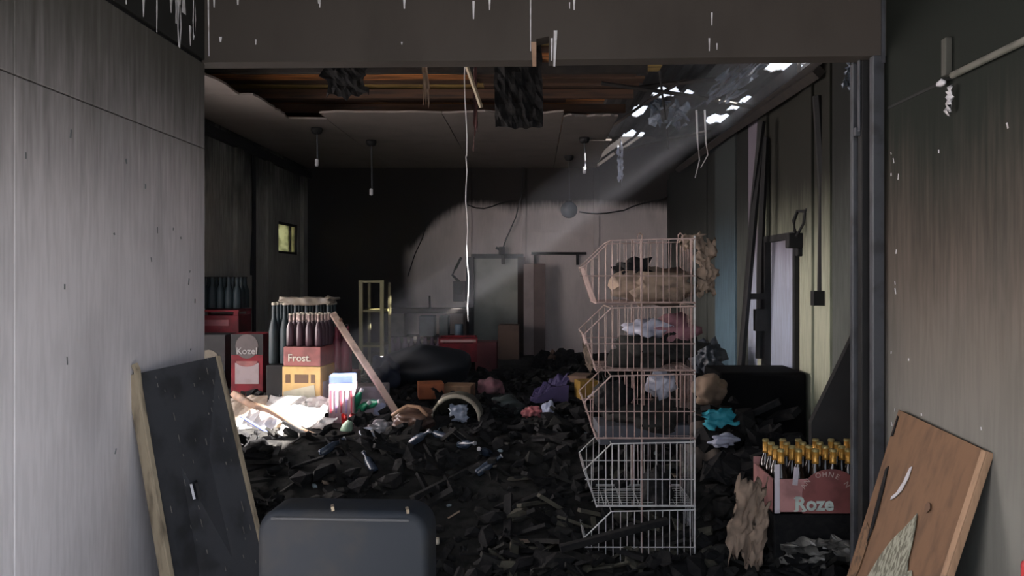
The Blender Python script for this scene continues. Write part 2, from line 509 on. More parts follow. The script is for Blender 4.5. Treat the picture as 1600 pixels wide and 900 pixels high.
# small ledges and hooks over the white cupboard front
obj('ledge', MB().span((X(830), YB - 0.05, Z(398)), (X(916), YB, Z(394))), M_black, bw)
for px in (836, 902):
    obj('hook', MB().span((X(px) - 0.02, YB - 0.07, Z(414)), (X(px) + 0.02, YB - 0.03, Z(396))), M_black, bw)
dj = struct('door_1', MB().span((X(740), YB - 0.03, 0), (X(812), YB - 0.002, Z(402))), mat('pale_green_door', (0.44, 0.46, 0.42), 0.6, (0.2, 0.2, 0.18), 0.5, 2.5))
obj('door_frame', MB().span((X(729), YB - 0.10, 0), (X(741), YB - 0.002, Z(402))), M_slate, dj)
obj('door_frame', MB().span((X(809), YB - 0.12, 0), (X(820), YB - 0.002, Z(402))), mat('dark_brown_post', (0.035, 0.022, 0.018), 0.8), dj)
# panels of the back wall right part
obj('panel', MB().span((X(852), YB - 0.025, 0), (X(930), YB - 0.002, Z(400))), M_back, bw)

# inner right wall with boards and a door
wir = struct('wall_inner_right', MB().span((IR, YF + 0.24, 0), (IR + 0.12, YB + 0.2, 3.10)), M_iright)
M_rb = {
 'dark': soot_mat('dark_olive_board', (0.10, 0.11, 0.10), (0.012, 0.013, 0.012), 1.3, 2.6, 0.2, 0.3),
 'blue': soot_mat('blue_lit_board', (0.16, 0.26, 0.33), (0.03, 0.036, 0.036), 0.9, 2.4, 0.2, 0.2),  # bluish light on this board is put into its colour
 'cream': soot_mat('cream_board', (0.42, 0.44, 0.33), (0.015, 0.015, 0.012), 1.35, 2.45, 0.12, 0.2),
 'white': soot_mat('blue_lit_white_paint', (0.72, 0.80, 0.98), (0.13, 0.115, 0.14), 1.15, 2.1, 0.12, 0.15),  # white paint with the bluish light mixed into its colour
}
def rwall(px0, px1, m, t, z1=3.15, z0=0.0, name='board'):
    y0 = IR * FPX / (px0 - CX); y1 = IR * FPX / (px1 - CX)
    return obj(name, MB().span((IR - t, y1 + 0.008, z0), (IR, y0 - 0.008, z1)), M_rb[m], wir, bevel=0.004)
for a_, b_, m, t in ((1048, 1085, 'dark', .02), (1085, 1108, 'dark', .03), (1108, 1122, 'dark', .02), (1122, 1154, 'blue', .035), (1154, 1172, 'dark', .02), (1172, 1190, 'white', .02),
                     (1190, 1205, 'cream', .04), (1258, 1278, 'cream', .045), (1278, 1304, 'cream', .03), (1304, 1340, 'dark', .02), (1340, 1420, 'dark', .03)):
    rwall(a_, b_, m, t)
rwall(1205, 1258, 'cream', .02, 3.15, Z(372, 6.3) + 0.03, 'board')
d2y0, d2y1 = IR * FPX / (1210 - CX), IR * FPX / (1255 - CX)
dz = Z(376, 6.3)
d2 = struct('door_2', MB().span((IR - 0.03, d2y1, 0), (IR - 0.004, d2y0, dz)), M_rb['white'])
obj('door_frame', MB().span((IR - 0.08, d2y1 - 0.05, 0), (IR - 0.002, d2y1, dz + 0.05)).span((IR - 0.08, d2y0, 0), (IR - 0.002, d2y0 + 0.10, dz + 0.05)).span((IR - 0.08, d2y1, dz), (IR - 0.002, d2y0, dz + 0.05)), M_black, d2)

# ------------------------------------------------------------------ ceiling boards and roof
# the grey boards that stayed up, with a ragged burnt edge
def board_cell(x0, x1, y0, y1):
    return MB().span((x0 + 0.004, y0 + 0.004, ZC), (x1 - 0.004, y1 - 0.004, ZC + 0.02))
ceil = struct('ceiling_inner', MB().span((IL, YF + .24, ZC + 0.021), (-2.75, 8.0, ZC + 0.03)), M_black)
def ragged(x0, x1, y0, y1, edge):
    """a board whose near or right side is burnt away along a noisy line"""
    n = 14; poly = []
    if edge == 'near':
        for i in range(n + 1):
            t = i / n
            poly.append((x0 + (x1 - x0) * t, y0 + 0.10 * noise.noise(Vector((x0 * 3 + t * 4, 1, 0))) + 0.04 * noise.noise(Vector((x0 * 9 + t * 19, 1, 0))), ZC))
        poly += [(x1, y1, ZC), (x0, y1, ZC)]
    else:
        for i in range(n + 1):
            t = i / n
            poly.append((x1 + 0.10 * noise.noise(Vector((y0 * 3 + t * 4, 5, 0))) + 0.03 * noise.noise(Vector((y0 * 9 + t * 15, 5, 0))), y0 + (y1 - y0) * t, ZC))
        poly += [(x0, y1, ZC), (x0, y0, ZC)]
    return MB().prism(poly, (0, 0, 0.02))
for y0, y1 in ((4.26, 5.9), (5.91, 7.2), (7.21, 8.3)):
    obj('board', ragged(IL, -2.64 + (0.12 if y0 > 7 else 0), y0, y1, 'right'), M_ceil, ceil)
xs = [-3.40, -2.15, -0.92, 0.30]
for i in range(3):
    obj('board', ragged(xs[i] + .004, xs[i + 1] - .004, 8.30 if i == 0 else 7.98, 9.6, 'near'), M_ceil, ceil)
    obj('board', MB().span((xs[i] + .004, 9.608, ZC), (xs[i + 1] - .004, YB, ZC + .02)), M_ceil, ceil)
obj('board', ragged(0.304, 0.86, 8.15, 9.6, 'near'), M_ceil, ceil)
obj('board', ragged(0.304, 0.92, 9.608, YB, 'right'), M_ceil, ceil)
M_beam = mat('black_burnt_beam', (0.016, 0.013, 0.012), 0.8, (0.05, 0.04, 0.03), 0.4, 8)

# roof underside: planks that run across, each its own
roofp = thing('plank_roof', 'scorched orange-brown plank roof underside seen through the burnt ceiling', 'roof', (0, 7, 3.56))
roofp['kind'] = 'structure'
y = 4.4; k = 0
while y < 11.6:
    wd = R.uniform(0.15, 0.22)
    x1 = 1.1 + 0.5 * noise.noise(Vector((k * 1.3, 0, 0))) - (0.5 if y > 8 else 0)
    if 7.1 < y < 8.6 and k % 3 == 0:
        m = M_plankd
    else:
        m = M_plank2 if (k % 4 == 1) else M_plank
    # two lengths of plank meet over a joist
    j = -0.9 + 0.5 * R.random()
    for (a_, b_) in ((-3.5, j - 0.004), (j + 0.004, x1)):
        dzz = R.uniform(-0.015, 0.02)
        mm = m if b_ < 0 or R.random() < .6 else M_plankd
        if a_ == -3.5 and k % 4 in (0, 1): mm = M_plank2
        obj('plank', MB().box(((a_ + b_) / 2, y + wd / 2 - 7, dzz), (b_ - a_, wd, 0.025)), mm, roofp)
    y += wd + R.choice((0.012, 0.03, 0.06)); k += 1
for x in (-2.9, -1.45, 0.0):
    obj('joist', MB().box((x, 0.7, 0.09), (0.07, 9.0, 0.14)), M_beam, roofp)
for yy in (7.05, 8.05, 8.75):
    obj('joist', MB().box((-1.2, yy - 7, -0.07), (4.4, 0.06, 0.09)), M_plankd if yy > 7.5 else M_beam, roofp)

# outer roof sheet with the holes burnt through it
ZR = 3.80
def roof_hole(x, y):
    # where the sheet has gone over the right side; several gaps of different size
    for (hx, hy, rx, ry) in HOLES:
        q = noise.noise(Vector((x * 9, y * 9, hx))) * 0.35
        if abs((x - hx) / rx) ** 3 + abs((y - hy) / ry) ** 3 < 1 + q:
            return True
    return False
def hp(px, py, w, h):
    Y = (ZR - H) * FPX / (CY - py)
    Xc = (px - CX) / FPX * Y
    dY = Y * (h / (CY - py))
    return (Xc, Y, w / FPX * Y, dY)
HOLES = [hp(1228, 101, 27, 11), hp(1040, 145, 20, 8), hp(998, 174, 10, 9), hp(1120, 186, 17, 7), hp(1147, 167, 9, 6), hp(1165, 156, 7, 5), hp(983, 211, 9, 7), hp(1075, 146, 7, 5), hp(1002, 211, 4, 4)]
# gap low on the right eaves that lets the sunbeam in
P0 = Vector((-1.94, 6.3, 0.48)); t_ = (ZR - P0.z) / -SUN_DIR.z
SH = P0 - SUN_DIR * t_
HOLES.append((2.60, 5.38, 0.36, 0.56))
s = 0.035
x0r, y0r = -3.8, 4.0
nx, ny = int(7.6 / s), int(8.6 / s)
vs, fs, idx = [], [], {}
def vid(i, j):
    if (i, j) not in idx:
        xx = x0r + i * s; yy = y0r + j * s
        idx[i, j] = len(vs)
        vs.append((xx + 0.01 * noise.noise(Vector((i, j, 0))), yy + 0.01 * noise.noise(Vector((i, j, 9))), ZR + 0.012 * math.sin(xx * 40)))
    return idx[i, j]
for i in range(nx):
    for j in range(ny):
        if not roof_hole(x0r + (i + .5) * s, y0r + (j + .5) * s):
            fs.append((vid(i, j), vid(i, j + 1), vid(i + 1, j + 1), vid(i + 1, j)))
mb = MB(); mb.add(vs, fs)
rs = struct('roof', mb, mat('rusted_black_roof_sheet', (0.035, 0.036, 0.042), 0.7, (0.012, 0.012, 0.013), 0.8, 4))
md = rs.modifiers.new('solid', 'SOLIDIFY'); md.thickness = 0.012
# closes the roof space at its sides, burnt fascia boards
struct('trim_3', MB().span((-3.8, 4.0, 3.2), (-3.62, 12.5, ZR)).span((-3.8, 12.22, 3.2), (2.9, 12.5, ZR)).span((2.12, 7.9, 3.12), (2.6, 12.4, 3.2)).span((2.6, 7.9, 3.12), (2.64, 12.4, ZR)), M_beam)
struct('trim_4', MB().span((XL - 0.2, 3.9, 3.5), (3.7, 4.12, ZR)), M_beam)

# burnt laths, rafters and rags hanging under the right side
for k, (p, q, r) in enumerate(((at(905, 150, 8.6), at(1180, 118, 7.6), .022), (at(960, 238, 10.5), at(1110, 205, 9.6), .020), (at(1030, 110, 7.4), at(1045, 232, 9.5), .012),
                  (at(1285, 92, 5.35), at(1118, 222, 8.6), .03), (at(1280, 112, 5.4), at(1060, 265, 10.5), .045), (at(940, 130, 7.6), at(1215, 175, 8.2), .02), (at(960, 195, 9.4), at(1060, 130, 7.6), .02))):
    mb = MB().tube([p, (p + q) / 2 + Vector((0, 0, 0.02)), q], r, 4)
    obj('burnt_rafter', mb, M_beam, label=('long charred rafter running level below the roof right of the black sheet', 'charred lath at the far end of the roof holes', 'thin charred lath crossing the small bright holes front to back', 'charred rafter slanting from the biggest roof hole to the far ones', 'thick charred beam along the top of the inner right wall', 'charred lath slanting up left behind the foil strip', 'thin charred lath above the hanging white foil scrap')[k], cat='rafter')
M_foil = mat('torn_foil', (0.55, 0.60, 0.72), 0.35, (0.05, 0.05, 0.06), 0.8, 10, metal=0.4)
M_foild = mat('sooty_foil', (0.16, 0.19, 0.24), 0.4, (0.02, 0.02, 0.024), 0.8, 6, metal=0.3)
obj('torn_foil_sheet', MB().sheet(at(1010, 150, 8.4), at(1078, 150, 8.4) - at(1010, 150, 8.4), at(1010, 205, 8.2) - at(1010, 150, 8.4), 14, 14, .12, 2, .003, 4, .4, .35), M_foild,
    label='torn blue-grey insulation foil hanging below the small bright roof holes', cat='foil')
obj('torn_foil_sheet', MB().sheet(at(1140, 100, 7.4), at(1215, 92, 6.9) - at(1140, 100, 7.4), at(1080, 170, 8.3) - at(1140, 100, 7.4), 18, 18, .14, 2, .003, 6, .4, .35), M_foild,
    label='long sooty foil strip beside the biggest bright roof hole', cat='foil')
obj('torn_foil_strip', MB().sheet(at(962, 216, 9.6), at(974, 216, 9.6) - at(962, 216, 9.6), at(964, 297, 9.6) - at(962, 216, 9.6), 5, 12, .05, 3, .003, 8, .6, .3), M_foil,
    label='small crumpled white foil scrap dangling under the burnt ceiling edge', cat='foil')
for px, py0, py1, k in ((1090, 222, 278, 1), (1103, 222, 262, 2)):
    y_ = 7.6
    mb = MB().tube([at(px - 2, 172, y_), at(px, py0, y_), at(px + 3, (py0 + py1) / 2, y_), at(px - 4 * k, py1, y_)], .011, 5, .004)
    obj('hanging_strip', mb, M_wirel, label='pale narrow strip hanging off the roof edge, ' + ('longer of the pair' if k == 1 else 'shorter of the pair'), cat='strip')
obj('torn_foil_sheet', MB().sheet(at(1325, 88, 4.9), at(1348, 86, 4.9) - at(1325, 88, 4.9), at(1310, 145, 5.0) - at(1325, 88, 4.9), 8, 12, .05, 3, .003, 12, .5, .3), M_foild,
    label='dark blue foil rag hanging in the top right corner of the opening', cat='foil')

# ------------------------------------------------------------------ things hanging from ceiling
obj('charred_sheet', MB().sheet(at(770, 62, 6.5), at(848, 62, 6.5) - at(770, 62, 6.5), at(772, 203, 6.5) - at(770, 62, 6.5), 14, 14, .05, 2, .012, 21, .08), M_char,
    label='square black charred sheet hanging down below the lintel notch', cat='sheet')
obj('charred_sheet', MB().sheet(at(490, 66, 6.6), at(570, 66, 6.6) - at(490, 66, 6.6), at(505, 155, 6.6) - at(490, 66, 6.6), 12, 10, .05, 2, .012, 23, .35), M_char,
    label='small black charred sheet hanging in front of the orange roof planks', cat='sheet')
obj('hanging_lath', MB().tube([at(695, 6, 5.6), at(752, 168, 5.6)], .014, 4), M_oldedge, label='short grey lath slanting down from the lintel', cat='lath')
obj('hanging_rag', MB().sheet(at(738, 28, 5.9), at(747, 28, 5.9) - at(738, 28, 5.9), at(738, 250, 5.9) - at(738, 28, 5.9), 4, 14, .02, 3, .004, 25, .6), mat('dark_red_rag', (0.06, 0.02, 0.02), 0.9),
    label='narrow dark reddish rag hanging beside the pale rope', cat='rag')
cd = MB()
pts = [at(726 + 1.6 * math.sin(k * 1.1) + k * 0.3, 0 + k * 30.5, 5.5) for k in range(9)]
cd.tube(pts, .0038, 5)
pts = [at(728 + 1.5 * math.sin(k * 1.7) + k * 0.35, 244 + k * 23.5, 5.5) for k in range(12)]
cd.tube(pts, .0035, 5)
obj('twisted_rope', cd, M_wirel, label='long pale twisted rope hanging from behind the lintel before the back wall', cat='rope')
obj('hanging_rag', MB().sheet(at(657, 20, 5.8), at(670, 20, 5.8) - at(657, 20, 5.8), at(660, 184, 5.8) - at(657, 20, 5.8), 5, 14, .03, 3, .004, 27, .6), M_tanash,
    label='short pale tan rag hanging in front of the orange roof planks', cat='rag')
# ceiling lights
def pendant(px, py0, py1, Y, r, label, m, globe=True):
    p = at(px, py0, Y); p.z = ZC - .02
    py0 = CY - (p.z - H) * FPX / Y
    t = thing('pendant_lamp', label, 'lamp', p)
    obj('canopy', MB().lathe([(0.02, -0.05), (0.05, -0.04), (0.065, 0.0), (0.06, 0.02)], 14), M_black, t, smooth=True)
    L = (py1 - py0) / FPX * Y
    obj('rod', MB().tube([(0, 0, 0), (0.01, 0, -L)], .006 if globe else .009, 6), M_steel, t)
    if globe:
        n = 10
        obj('globe', MB().lathe([(max(.004, r * math.sin(PI * i / n)), -L - r * math.cos(PI * i / n)) for i in range(n + 1)][::-1], 20), m, t, smooth=True)
        obj('collar', MB().lathe([(0.03, -L + r * .8), (0.045, -L + r * .85), (0.045, -L + r * 1.15), (0.02, -L + r * 1.2)], 14), M_black, t)
    else:
        obj('socket', MB().lathe([(0.012, -L - .07), (0.02, -L - .06), (0.02, -L), (0.012, -L + .01)], 10), M_white, t)
    return t
pendant(580, 208, 296, 9.6, 0, 'thin rod lamp with a small white socket hanging from the grey ceiling', M_steel, False)
pendant(913, 193, 262, 9.4, 0, 'burnt thin lamp rod hanging near the right edge of the grey ceiling', M_steel, False)
pendant(889, 262, 328, 10.8, 0.115, 'round dark glass globe lamp hanging before the pinkish back wall', mat('sooty_globe_glass', (0.12, 0.14, 0.17), 0.25, (0.03, 0.03, 0.035), 0.5, 5))
pendant(495, 218, 250, 8.8, 0, 'short lamp rod at the sooty left side of the grey ceiling', M_steel, False)

# cables on the back wall
def cable(pts, r, label, m=M_black, name='cable'):
    return obj(name, MB().tube(pts, r, 5), m, label=label, cat='cable')
cable([at(818, 262, 11.9), at(815, 300, 11.9), at(806, 340, 11.9), at(790, 375, 11.9), at(786, 388, 11.9)], .011, 'thin black cable slanting down to the black fitting over the pale door')
t = thing('wall_fitting', 'burnt black electrical fitting hanging over the pale green door', 'fitting', at(784, 392, 11.85))
obj('body', MB().box((0, 0, 0.0), (.09, .06, .12)), M_black, t, bevel=.01)
obj('plug', MB().box((0.02, 0, -0.13), (.05, .05, .14)), M_black, t, bevel=.01)
obj('lever', MB().box((-0.05, 0, 0.03), (.08, .04, .04), (0, .4, 0)), M_black, t)
cable([at(730 + k * 13, 320 + 6 * math.sin(k * .9), 11.93) for k in range(7)], .008, 'thin cable along the soot line over the left of the back wall')
cable([at(905 + k * 14, 331 + 3 * math.sin(k * .8) - max(0, k - 5) * 5.5, 11.9) for k in range(11)], .010, 'sagging dark cable across the right of the back wall')
cable([at(668, 345, 11.92), at(660, 372, 11.92), at(648, 398, 11.92), at(637, 432, 11.92)], .008, 'dark cable slanting down the far left of the clean back wall patch')
cable([at(394, 235, 9.6), at(397, 330, 9.6), at(392, 430, 9.6)], .014, 'black cable down the inner left wall')

# ------------------------------------------------------------------ floor rubble
s = 0.06
vs, fs = [], []
nx, ny = int((IR - IL) / s), int((YB - 4.05) / s)
for j in range(ny + 1):
    for i in range(nx + 1):
        xx = IL + (IR - IL) * i / nx; yy = 4.05 + (YB - 4.05) * j / ny
        vs.append((xx, yy, gh(xx, yy) + 0.004))
for j in range(ny):
    for i in range(nx):
        a = j * (nx + 1) + i
        fs.append((a, a + 1, a + nx + 2, a + nx + 1))
mb = MB(); mb.add(vs, fs)
obj('ash_bed', mb, M_ash, label='black ash and charred rubble covering the room floor', cat='rubble', kind='stuff', smooth=True)
def chunks(n, m, label, name, sizes, seed, xr=(IL + .3, IR - .3), yr=(4.3, 9.5), flat=0.5, lift=0.02):
    r = random.Random(seed); mb = MB()
    for _ in range(n):
        y = yr[0] + (yr[1] - yr[0]) * r.random() ** 1.4
        x = r.uniform(*xr)
        q = r.uniform(*sizes)
        if -2.45 < x < -1.25 and 5.75 < y < 6.7:
            continue
        kind = r.random()
        rot = (r.uniform(-.6, .6), r.uniform(-.6, .6), r.uniform(0, 6.3))
        z = gh(x, y) + lift + q * .15
        if kind < .45:
            mb.blob((x, y, z), (q, q * r.uniform(.5, 1), q * flat), 1, .7, 1.7, r.random() * 99, rot)
        elif kind < .75:
            mb.box((x, y, z), (q * 1.6, q * .25, q * .12), rot)
        else:
            mb.sheet((x, y, z), Euler(rot).to_matrix() @ Vector((q, 0, 0)), Euler(rot).to_matrix() @ Vector((0, q * .8, 0)), 4, 4, q * .25, 2, .003, r.random() * 50, .5)
    return obj(name, mb, m, label=label, cat='rubble', kind='stuff')
chunks(1500, M_char, 'charred black chunks strewn over the ash', 'charred_chunks', (.05, .22), 1)
chunks(800, M_ash, 'grey ash clumps strewn over the floor', 'ash_clumps', (.05, .20), 2)
chunks(25, M_tanash, 'half-burnt tan paper scraps in the ash', 'paper_scraps', (.03, .09), 3, yr=(4.4, 8))
chunks(70, mat('olive_ash', (0.055, 0.052, 0.038), .9, CHAR, .7, 12), 'olive-grey burnt lumps near the doorway', 'ash_lumps', (.06, .2), 5, xr=(-.2, 1.0), yr=(4.4, 5.2))
chunks(60, mat('clear_plastic_bits', (0.35, 0.42, 0.45), .25, (0.03, 0.04, 0.05), .7, 12), 'small shiny plastic scraps between the chunks', 'plastic_scraps', (.02, .07), 4, yr=(4.6, 7.5))
chunks(260, M_char, 'tangle of charred sticks and sheet on the heap right of the baskets', 'charred_heap', (.1, .35), 9, xr=(1.1, 1.7), yr=(5.0, 9.0), lift=.12)

# ------------------------------------------------------------------ leaning boards of the doorway
def slab(a, b, c, th, d=None):
    """board with corners a (origin), b, c and depth th behind; returns local frame data"""
    a, b, c = Vector(a), Vector(b), Vector(c)
    u = b - a; w = c - a
    n = u.cross(w).normalized()
    return a, u, w, n
# left: dark board, top against the left wall
A = Vector((XL + 0.02, 3.27, 1.255)); B = Vector((XL + 0.14, 3.80, 1.275))     # top corners
A0 = Vector((-1.372, 3.19, 0.0)); B0 = Vector((-1.150, 3.66, 0.0))             # foot corners
t = thing('leaning_board', 'sooty slate-grey board with wooden edge strips leaning on the left wall', 'board', A0)
u = (B0 - A0); w = (A - A0); nrm = u.cross(w).normalized()
if nrm.x < 0: nrm = -nrm
bt = B - A0
mb = MB(); mb.prism([Vector((0, 0, 0)), u, bt, w], -nrm * 0.035)
obj('board_face', mb, M_slate, t, label='dark slate-grey face')
def strip(p, q, wd, m, lab, dep=0.05):
    d = (q - p).normalized(); side = nrm.cross(d).normalized() * wd
    mb = MB(); mb.prism([p - side / 2, p + side / 2, q + side / 2, q - side / 2], nrm * 0.012)
    mb.prism([p - side / 2, p + side / 2, q + side / 2, q - side / 2], -nrm * dep)
    return obj('edge_strip', mb, m, t, label=lab, bevel=.003)
strip(Vector((0, 0, 0)), w + (w.normalized()) * .0, .022, M_oldedge, 'weathered wooden edge strip')
strip(u, bt, .022, M_oldedge, 'weathered wooden edge strip')
kk = w + (bt - w) * .05
obj('splinter', MB().tube([w * .93, w * 1.01 + nrm * .01, w * 1.03], .014, 5), M_oldedge, t, label='loose splinter at the top corner')
hl = w * .60 + (u * .40 + bt * 0) + nrm * .002
hl = (w * .58) + (u * (1 - .58) + (bt - w) * .58) * .42
obj('hole_liner', MB().box(hl + nrm * .003, (.012, .05, .075), (0, -.2, .45)), M_black, t, label='small dark lock hole')
obj('hole_rim', MB().box(hl + nrm * .006 - u.normalized() * .03, (.010, .016, .065), (0, -.2, .45)), M_white, t, label='white rim of the lock hole')
stp = MB()
for k in range(60):
    a_, b_ = R.random(), R.random()
    p = w * a_ + (u * (1 - a_) + (bt - w) * a_) * (.08 + .84 * b_) + nrm * .002
    stp.box(p, (.003, .004, R.uniform(.008, .035)), (R.uniform(-.3, .3), -.2, .45))
obj('scratches', stp, mat('pale_scratch', (0.14, 0.13, 0.12), .8), t, kind='stuff', label='short pale scratches')
# right: brown board, top against the right wall
A = Vector((XR - 0.03, 3.80, 1.02)); B = Vector((XR - 0.02, 3.09, 0.98))
A0 = Vector((1.385, 3.74, 0.0)); B0 = Vector((1.38, 3.02, 0.0))
t = thing('leaning_board', 'brown wooden board with peeled veneer leaning on the right wall', 'board', A0)
u = (B0 - A0); w = (A - A0); bt = B - A0
nrm = u.cross(w).normalized()
if nrm.x > 0: nrm = -nrm
mb = MB(); mb.prism([Vector((0, 0, 0)), u, bt, w], -nrm * 0.03)
obj('board_face', mb, M_wood, t, label='brown stained veneer face')
def on(a_, b_, o=.002):
    """a_ 0..1 up the board, b_ 0..1 across it"""
    return w * a_ + (u * (1 - a_) + (bt - w) * a_) * b_ + nrm * o
def strip2(p, q, wd, m, lab):
    d = (q - p).normalized(); side = nrm.cross(d).normalized() * wd
    mb = MB(); mb.prism([p - side / 2, p + side / 2, q + side / 2, q - side / 2], nrm * 0.006)
    mb.prism([p - side / 2, p + side / 2, q + side / 2, q - side / 2], -nrm * .028)
    return obj('edge_strip', mb, m, t, label=lab, bevel=.003)
strip2(u, bt, .035, M_woodedge, 'pale bare wood edge strip')
# peeled veneer: jagged pale patch
pp = [on(a_, b_, .0) for a_, b_ in ((.0, .15), (.25, .22), (.42, .33), (.50, .40), (.56, .47), (.53, .44), (.60, .52), (.655, .575), (.60, .60), (.54, .62), (.48, .63), (.44, .66), (.455, .70), (.40, .76), (.44, .80), (.39, .84), (.30, .80), (.2, .86), (.0, .84))]
mb = MB(); mb.prism(pp, nrm * .004)
obj('peeled_patch', mb, mat('peeled_grey_green_wood', (0.27, 0.28, 0.22), .85, (0.07, 0.065, 0.045), .8, 26, grain=(3, 3, .25), lo=.42, hi=.6), t, label='grey-green bare patch with a jagged point')
obj('burnt_slot', MB().prism([on(.56, .10), on(.74, .075), on(.76, .10), (on(.66, .13)), on(.5, .15), on(.42, .13)], nrm * .003), M_char, t, label='black burnt slot along the left edge')
obj('burnt_slot', MB().prism([on(.88, .015), on(.975, .02), on(.97, .035), on(.885, .04)], nrm * .003), M_char, t, label='short black burn near the top left corner')
wd = MB()
wd.prism([on(.74, .33), on(.80, .35), on(.81, .37), on(.76, .37), on(.70, .34), on(.66, .29), on(.64, .25), on(.655, .25), on(.68, .29)], nrm * .003)
obj('paint_splash', wd, M_drip, t, label='white paint splash')
obj('knot', MB().prism([on(.70 + .022 * math.sin(k) , .66 + .03 * math.cos(k)) for k in range(0, 6)], nrm * .002), mat('dark_knot', (0.11, 0.06, 0.035), .8), t, label='dark scorch spot')
obj('stain', MB().prism([on(.40, .02), on(.50, .04), on(.48, .10), on(.42, .14), on(.30, .13), on(.2, .08), on(.2, .02)], nrm * .0015), mat('dark_stain', (0.16, 0.09, 0.045), .8, CHAR, .6, 30), t, label='dark stain')

# pipe, stub and white rag on the right wall
obj('wall_pipe', MB().tube([(XR - .02, 1.1, 2.49), (XR - .02, 3.33, 2.49)], .015, 8), mat('dusty_pipe', (0.20, 0.20, 0.17), .6), label='thin grey pipe along the sooty right wall', cat='pipe', smooth=True)
yy = (XR) * FPX / (1485 - CX)
obj('pipe_stub', MB().span((XR - .03, yy - .02, 2.50), (XR - .002, yy + .02, Z(60, yy))), mat('dark_conduit', (0.06, 0.06, 0.05), .7), label='dark upright conduit stub above the end of the grey pipe', cat='pipe', bevel=.004)
obj('wall_groove', MB().span((XR - .006, 3.36, 2.485), (XR, 3.98, 2.497)), M_black, wr, label='dark joint continuing the pipe line') if False else None
obj('joint_line', MB().span((XR - .004, 3.36, 2.484), (XR, 3.98, 2.496)), M_black, wr, label='dark joint line behind the pipe end')
p = at(1480, 132, 3.38)
obj('rag_strip', MB().sheet((XR - .03, 3.36, 2.46), (0, -.045, 0), (0, .01, -.14), 4, 10, .02, 3, .003, 3, .5).blob((XR - .03, 3.40, 2.475), (.03, .06, .03), 2, .5, 3, 4), M_drip, label='small white torn rag hanging at the end of the wall pipe', cat='rag', smooth=True)
# red canister at the lower right corner
t = thing('red_canister', 'red plastic canister at the foot of the right wall in the corner of the frame', 'canister', (1.70, 2.62, 0))
M_red = mat('red_plastic', (0.42, 0.03, 0.035), .5, (0.05, 0.01, 0.01), .5, 8)
obj('body', MB().box((0, 0, .35), (.12, .18, .70)), M_red, t, bevel=.02)
obj('handle', MB().tube([(0, -.06, .69), (0, -.05, .735), (0, .05, .735), (0, .06, .69)], .012, 8), M_red, t, smooth=True)
obj('cap', MB().lathe([(.03, .695), (.03, .715), (.02, .72)], 12), M_black, t)

# ------------------------------------------------------------------ padded chair in front
t = thing('padded_chair', 'black leatherette padded chair seen from behind in the doorway', 'chair', (-.555, 2.35, 0), (0, 0, math.radians(-3)))
bm = bmesh.new()
bmesh.ops.create_cube(bm, size=1)
for v in bm.verts:
    v.co = Vector((v.co.x * .505, v.co.y * .15, v.co.z * .60))
bmesh.ops.bevel(bm, geom=[e for e in bm.edges if abs(e.verts[0].co.x - e.verts[1].co.x) < 1e-4 and abs(e.verts[0].co.z - e.verts[1].co.z) < 1e-4], offset=.075, segments=6, affect='EDGES', profile=.5)
bmesh.ops.bevel(bm, geom=[e for e in bm.edges if abs((e.verts[0].co - e.verts[1].co).y) < 1e-4 and len(e.link_faces) == 2 and e.calc_face_angle(0) > .8], offset=.022, segments=4, affect='EDGES', profile=.5)
mb = MB()
for v in bm.verts:
    v.co.y += .05 * (v.co.x / .25) ** 2 * .5
mb.add([v.co + Vector((0, 0.02, .675)) for v in bm.verts], [tuple(v.index for v in f.verts) for f in (bm.verts.index_update(), bm.faces)[1]])
bm.free()
bk = obj('backrest', mb, M_leather, t, smooth=True)
mb = MB()
mb.tube([(-.20, -.050, .953), (-.1, -.062, .957), (0, -.065, .958), (.1, -.062, .957), (.20, -.050, .953)], .004, 6)
obj('seam', mb, mat('highlit_seam', (0.05, 0.053, 0.058), .7), bk, label='seam with the top edge highlight put into its colour')  # lighter colour paints the highlight on the seam
mb = MB()
for (x, z, l) in ((-.03, .978, .03), (.19, .974, .03), (-.17, .965, .02), (.14, .94, .02)):
    mb.box((x, -.02, z), (.008, .03, l * .4), (0, R.uniform(-.5, .5), .3))
obj('flakes', mb, M_oldedge, bk, kind='stuff', label='small pale flakes on the top edge')
obj('seat', MB().box((0, .33, .44), (.50, .48, .10)), M_leather, t, bevel=.035)
obj('armrest', MB().tube([(-.27, .08, .46), (-.28, .08, .64), (-.28, .42, .64), (-.27, .42, .46)], .015, 8), M_black, t)
obj('armrest', MB().tube([(.27, .08, .46), (.28, .08, .64), (.28, .42, .64), (.27, .42, .46)], .015, 8), M_black, t)
for sx in (-.21, .21):
    for sy in (.13, .53):
        obj('leg', MB().tube([(sx, sy, .40), (sx * 1.1, sy, 0)], .015, 8), M_steel, t)
obj('back_bracket', MB().tube([(-.15, .07, .42), (-.15, .05, .5)], .015, 6).tube([(.15, .07, .42), (.15, .05, .5)], .015, 6), M_steel, t)

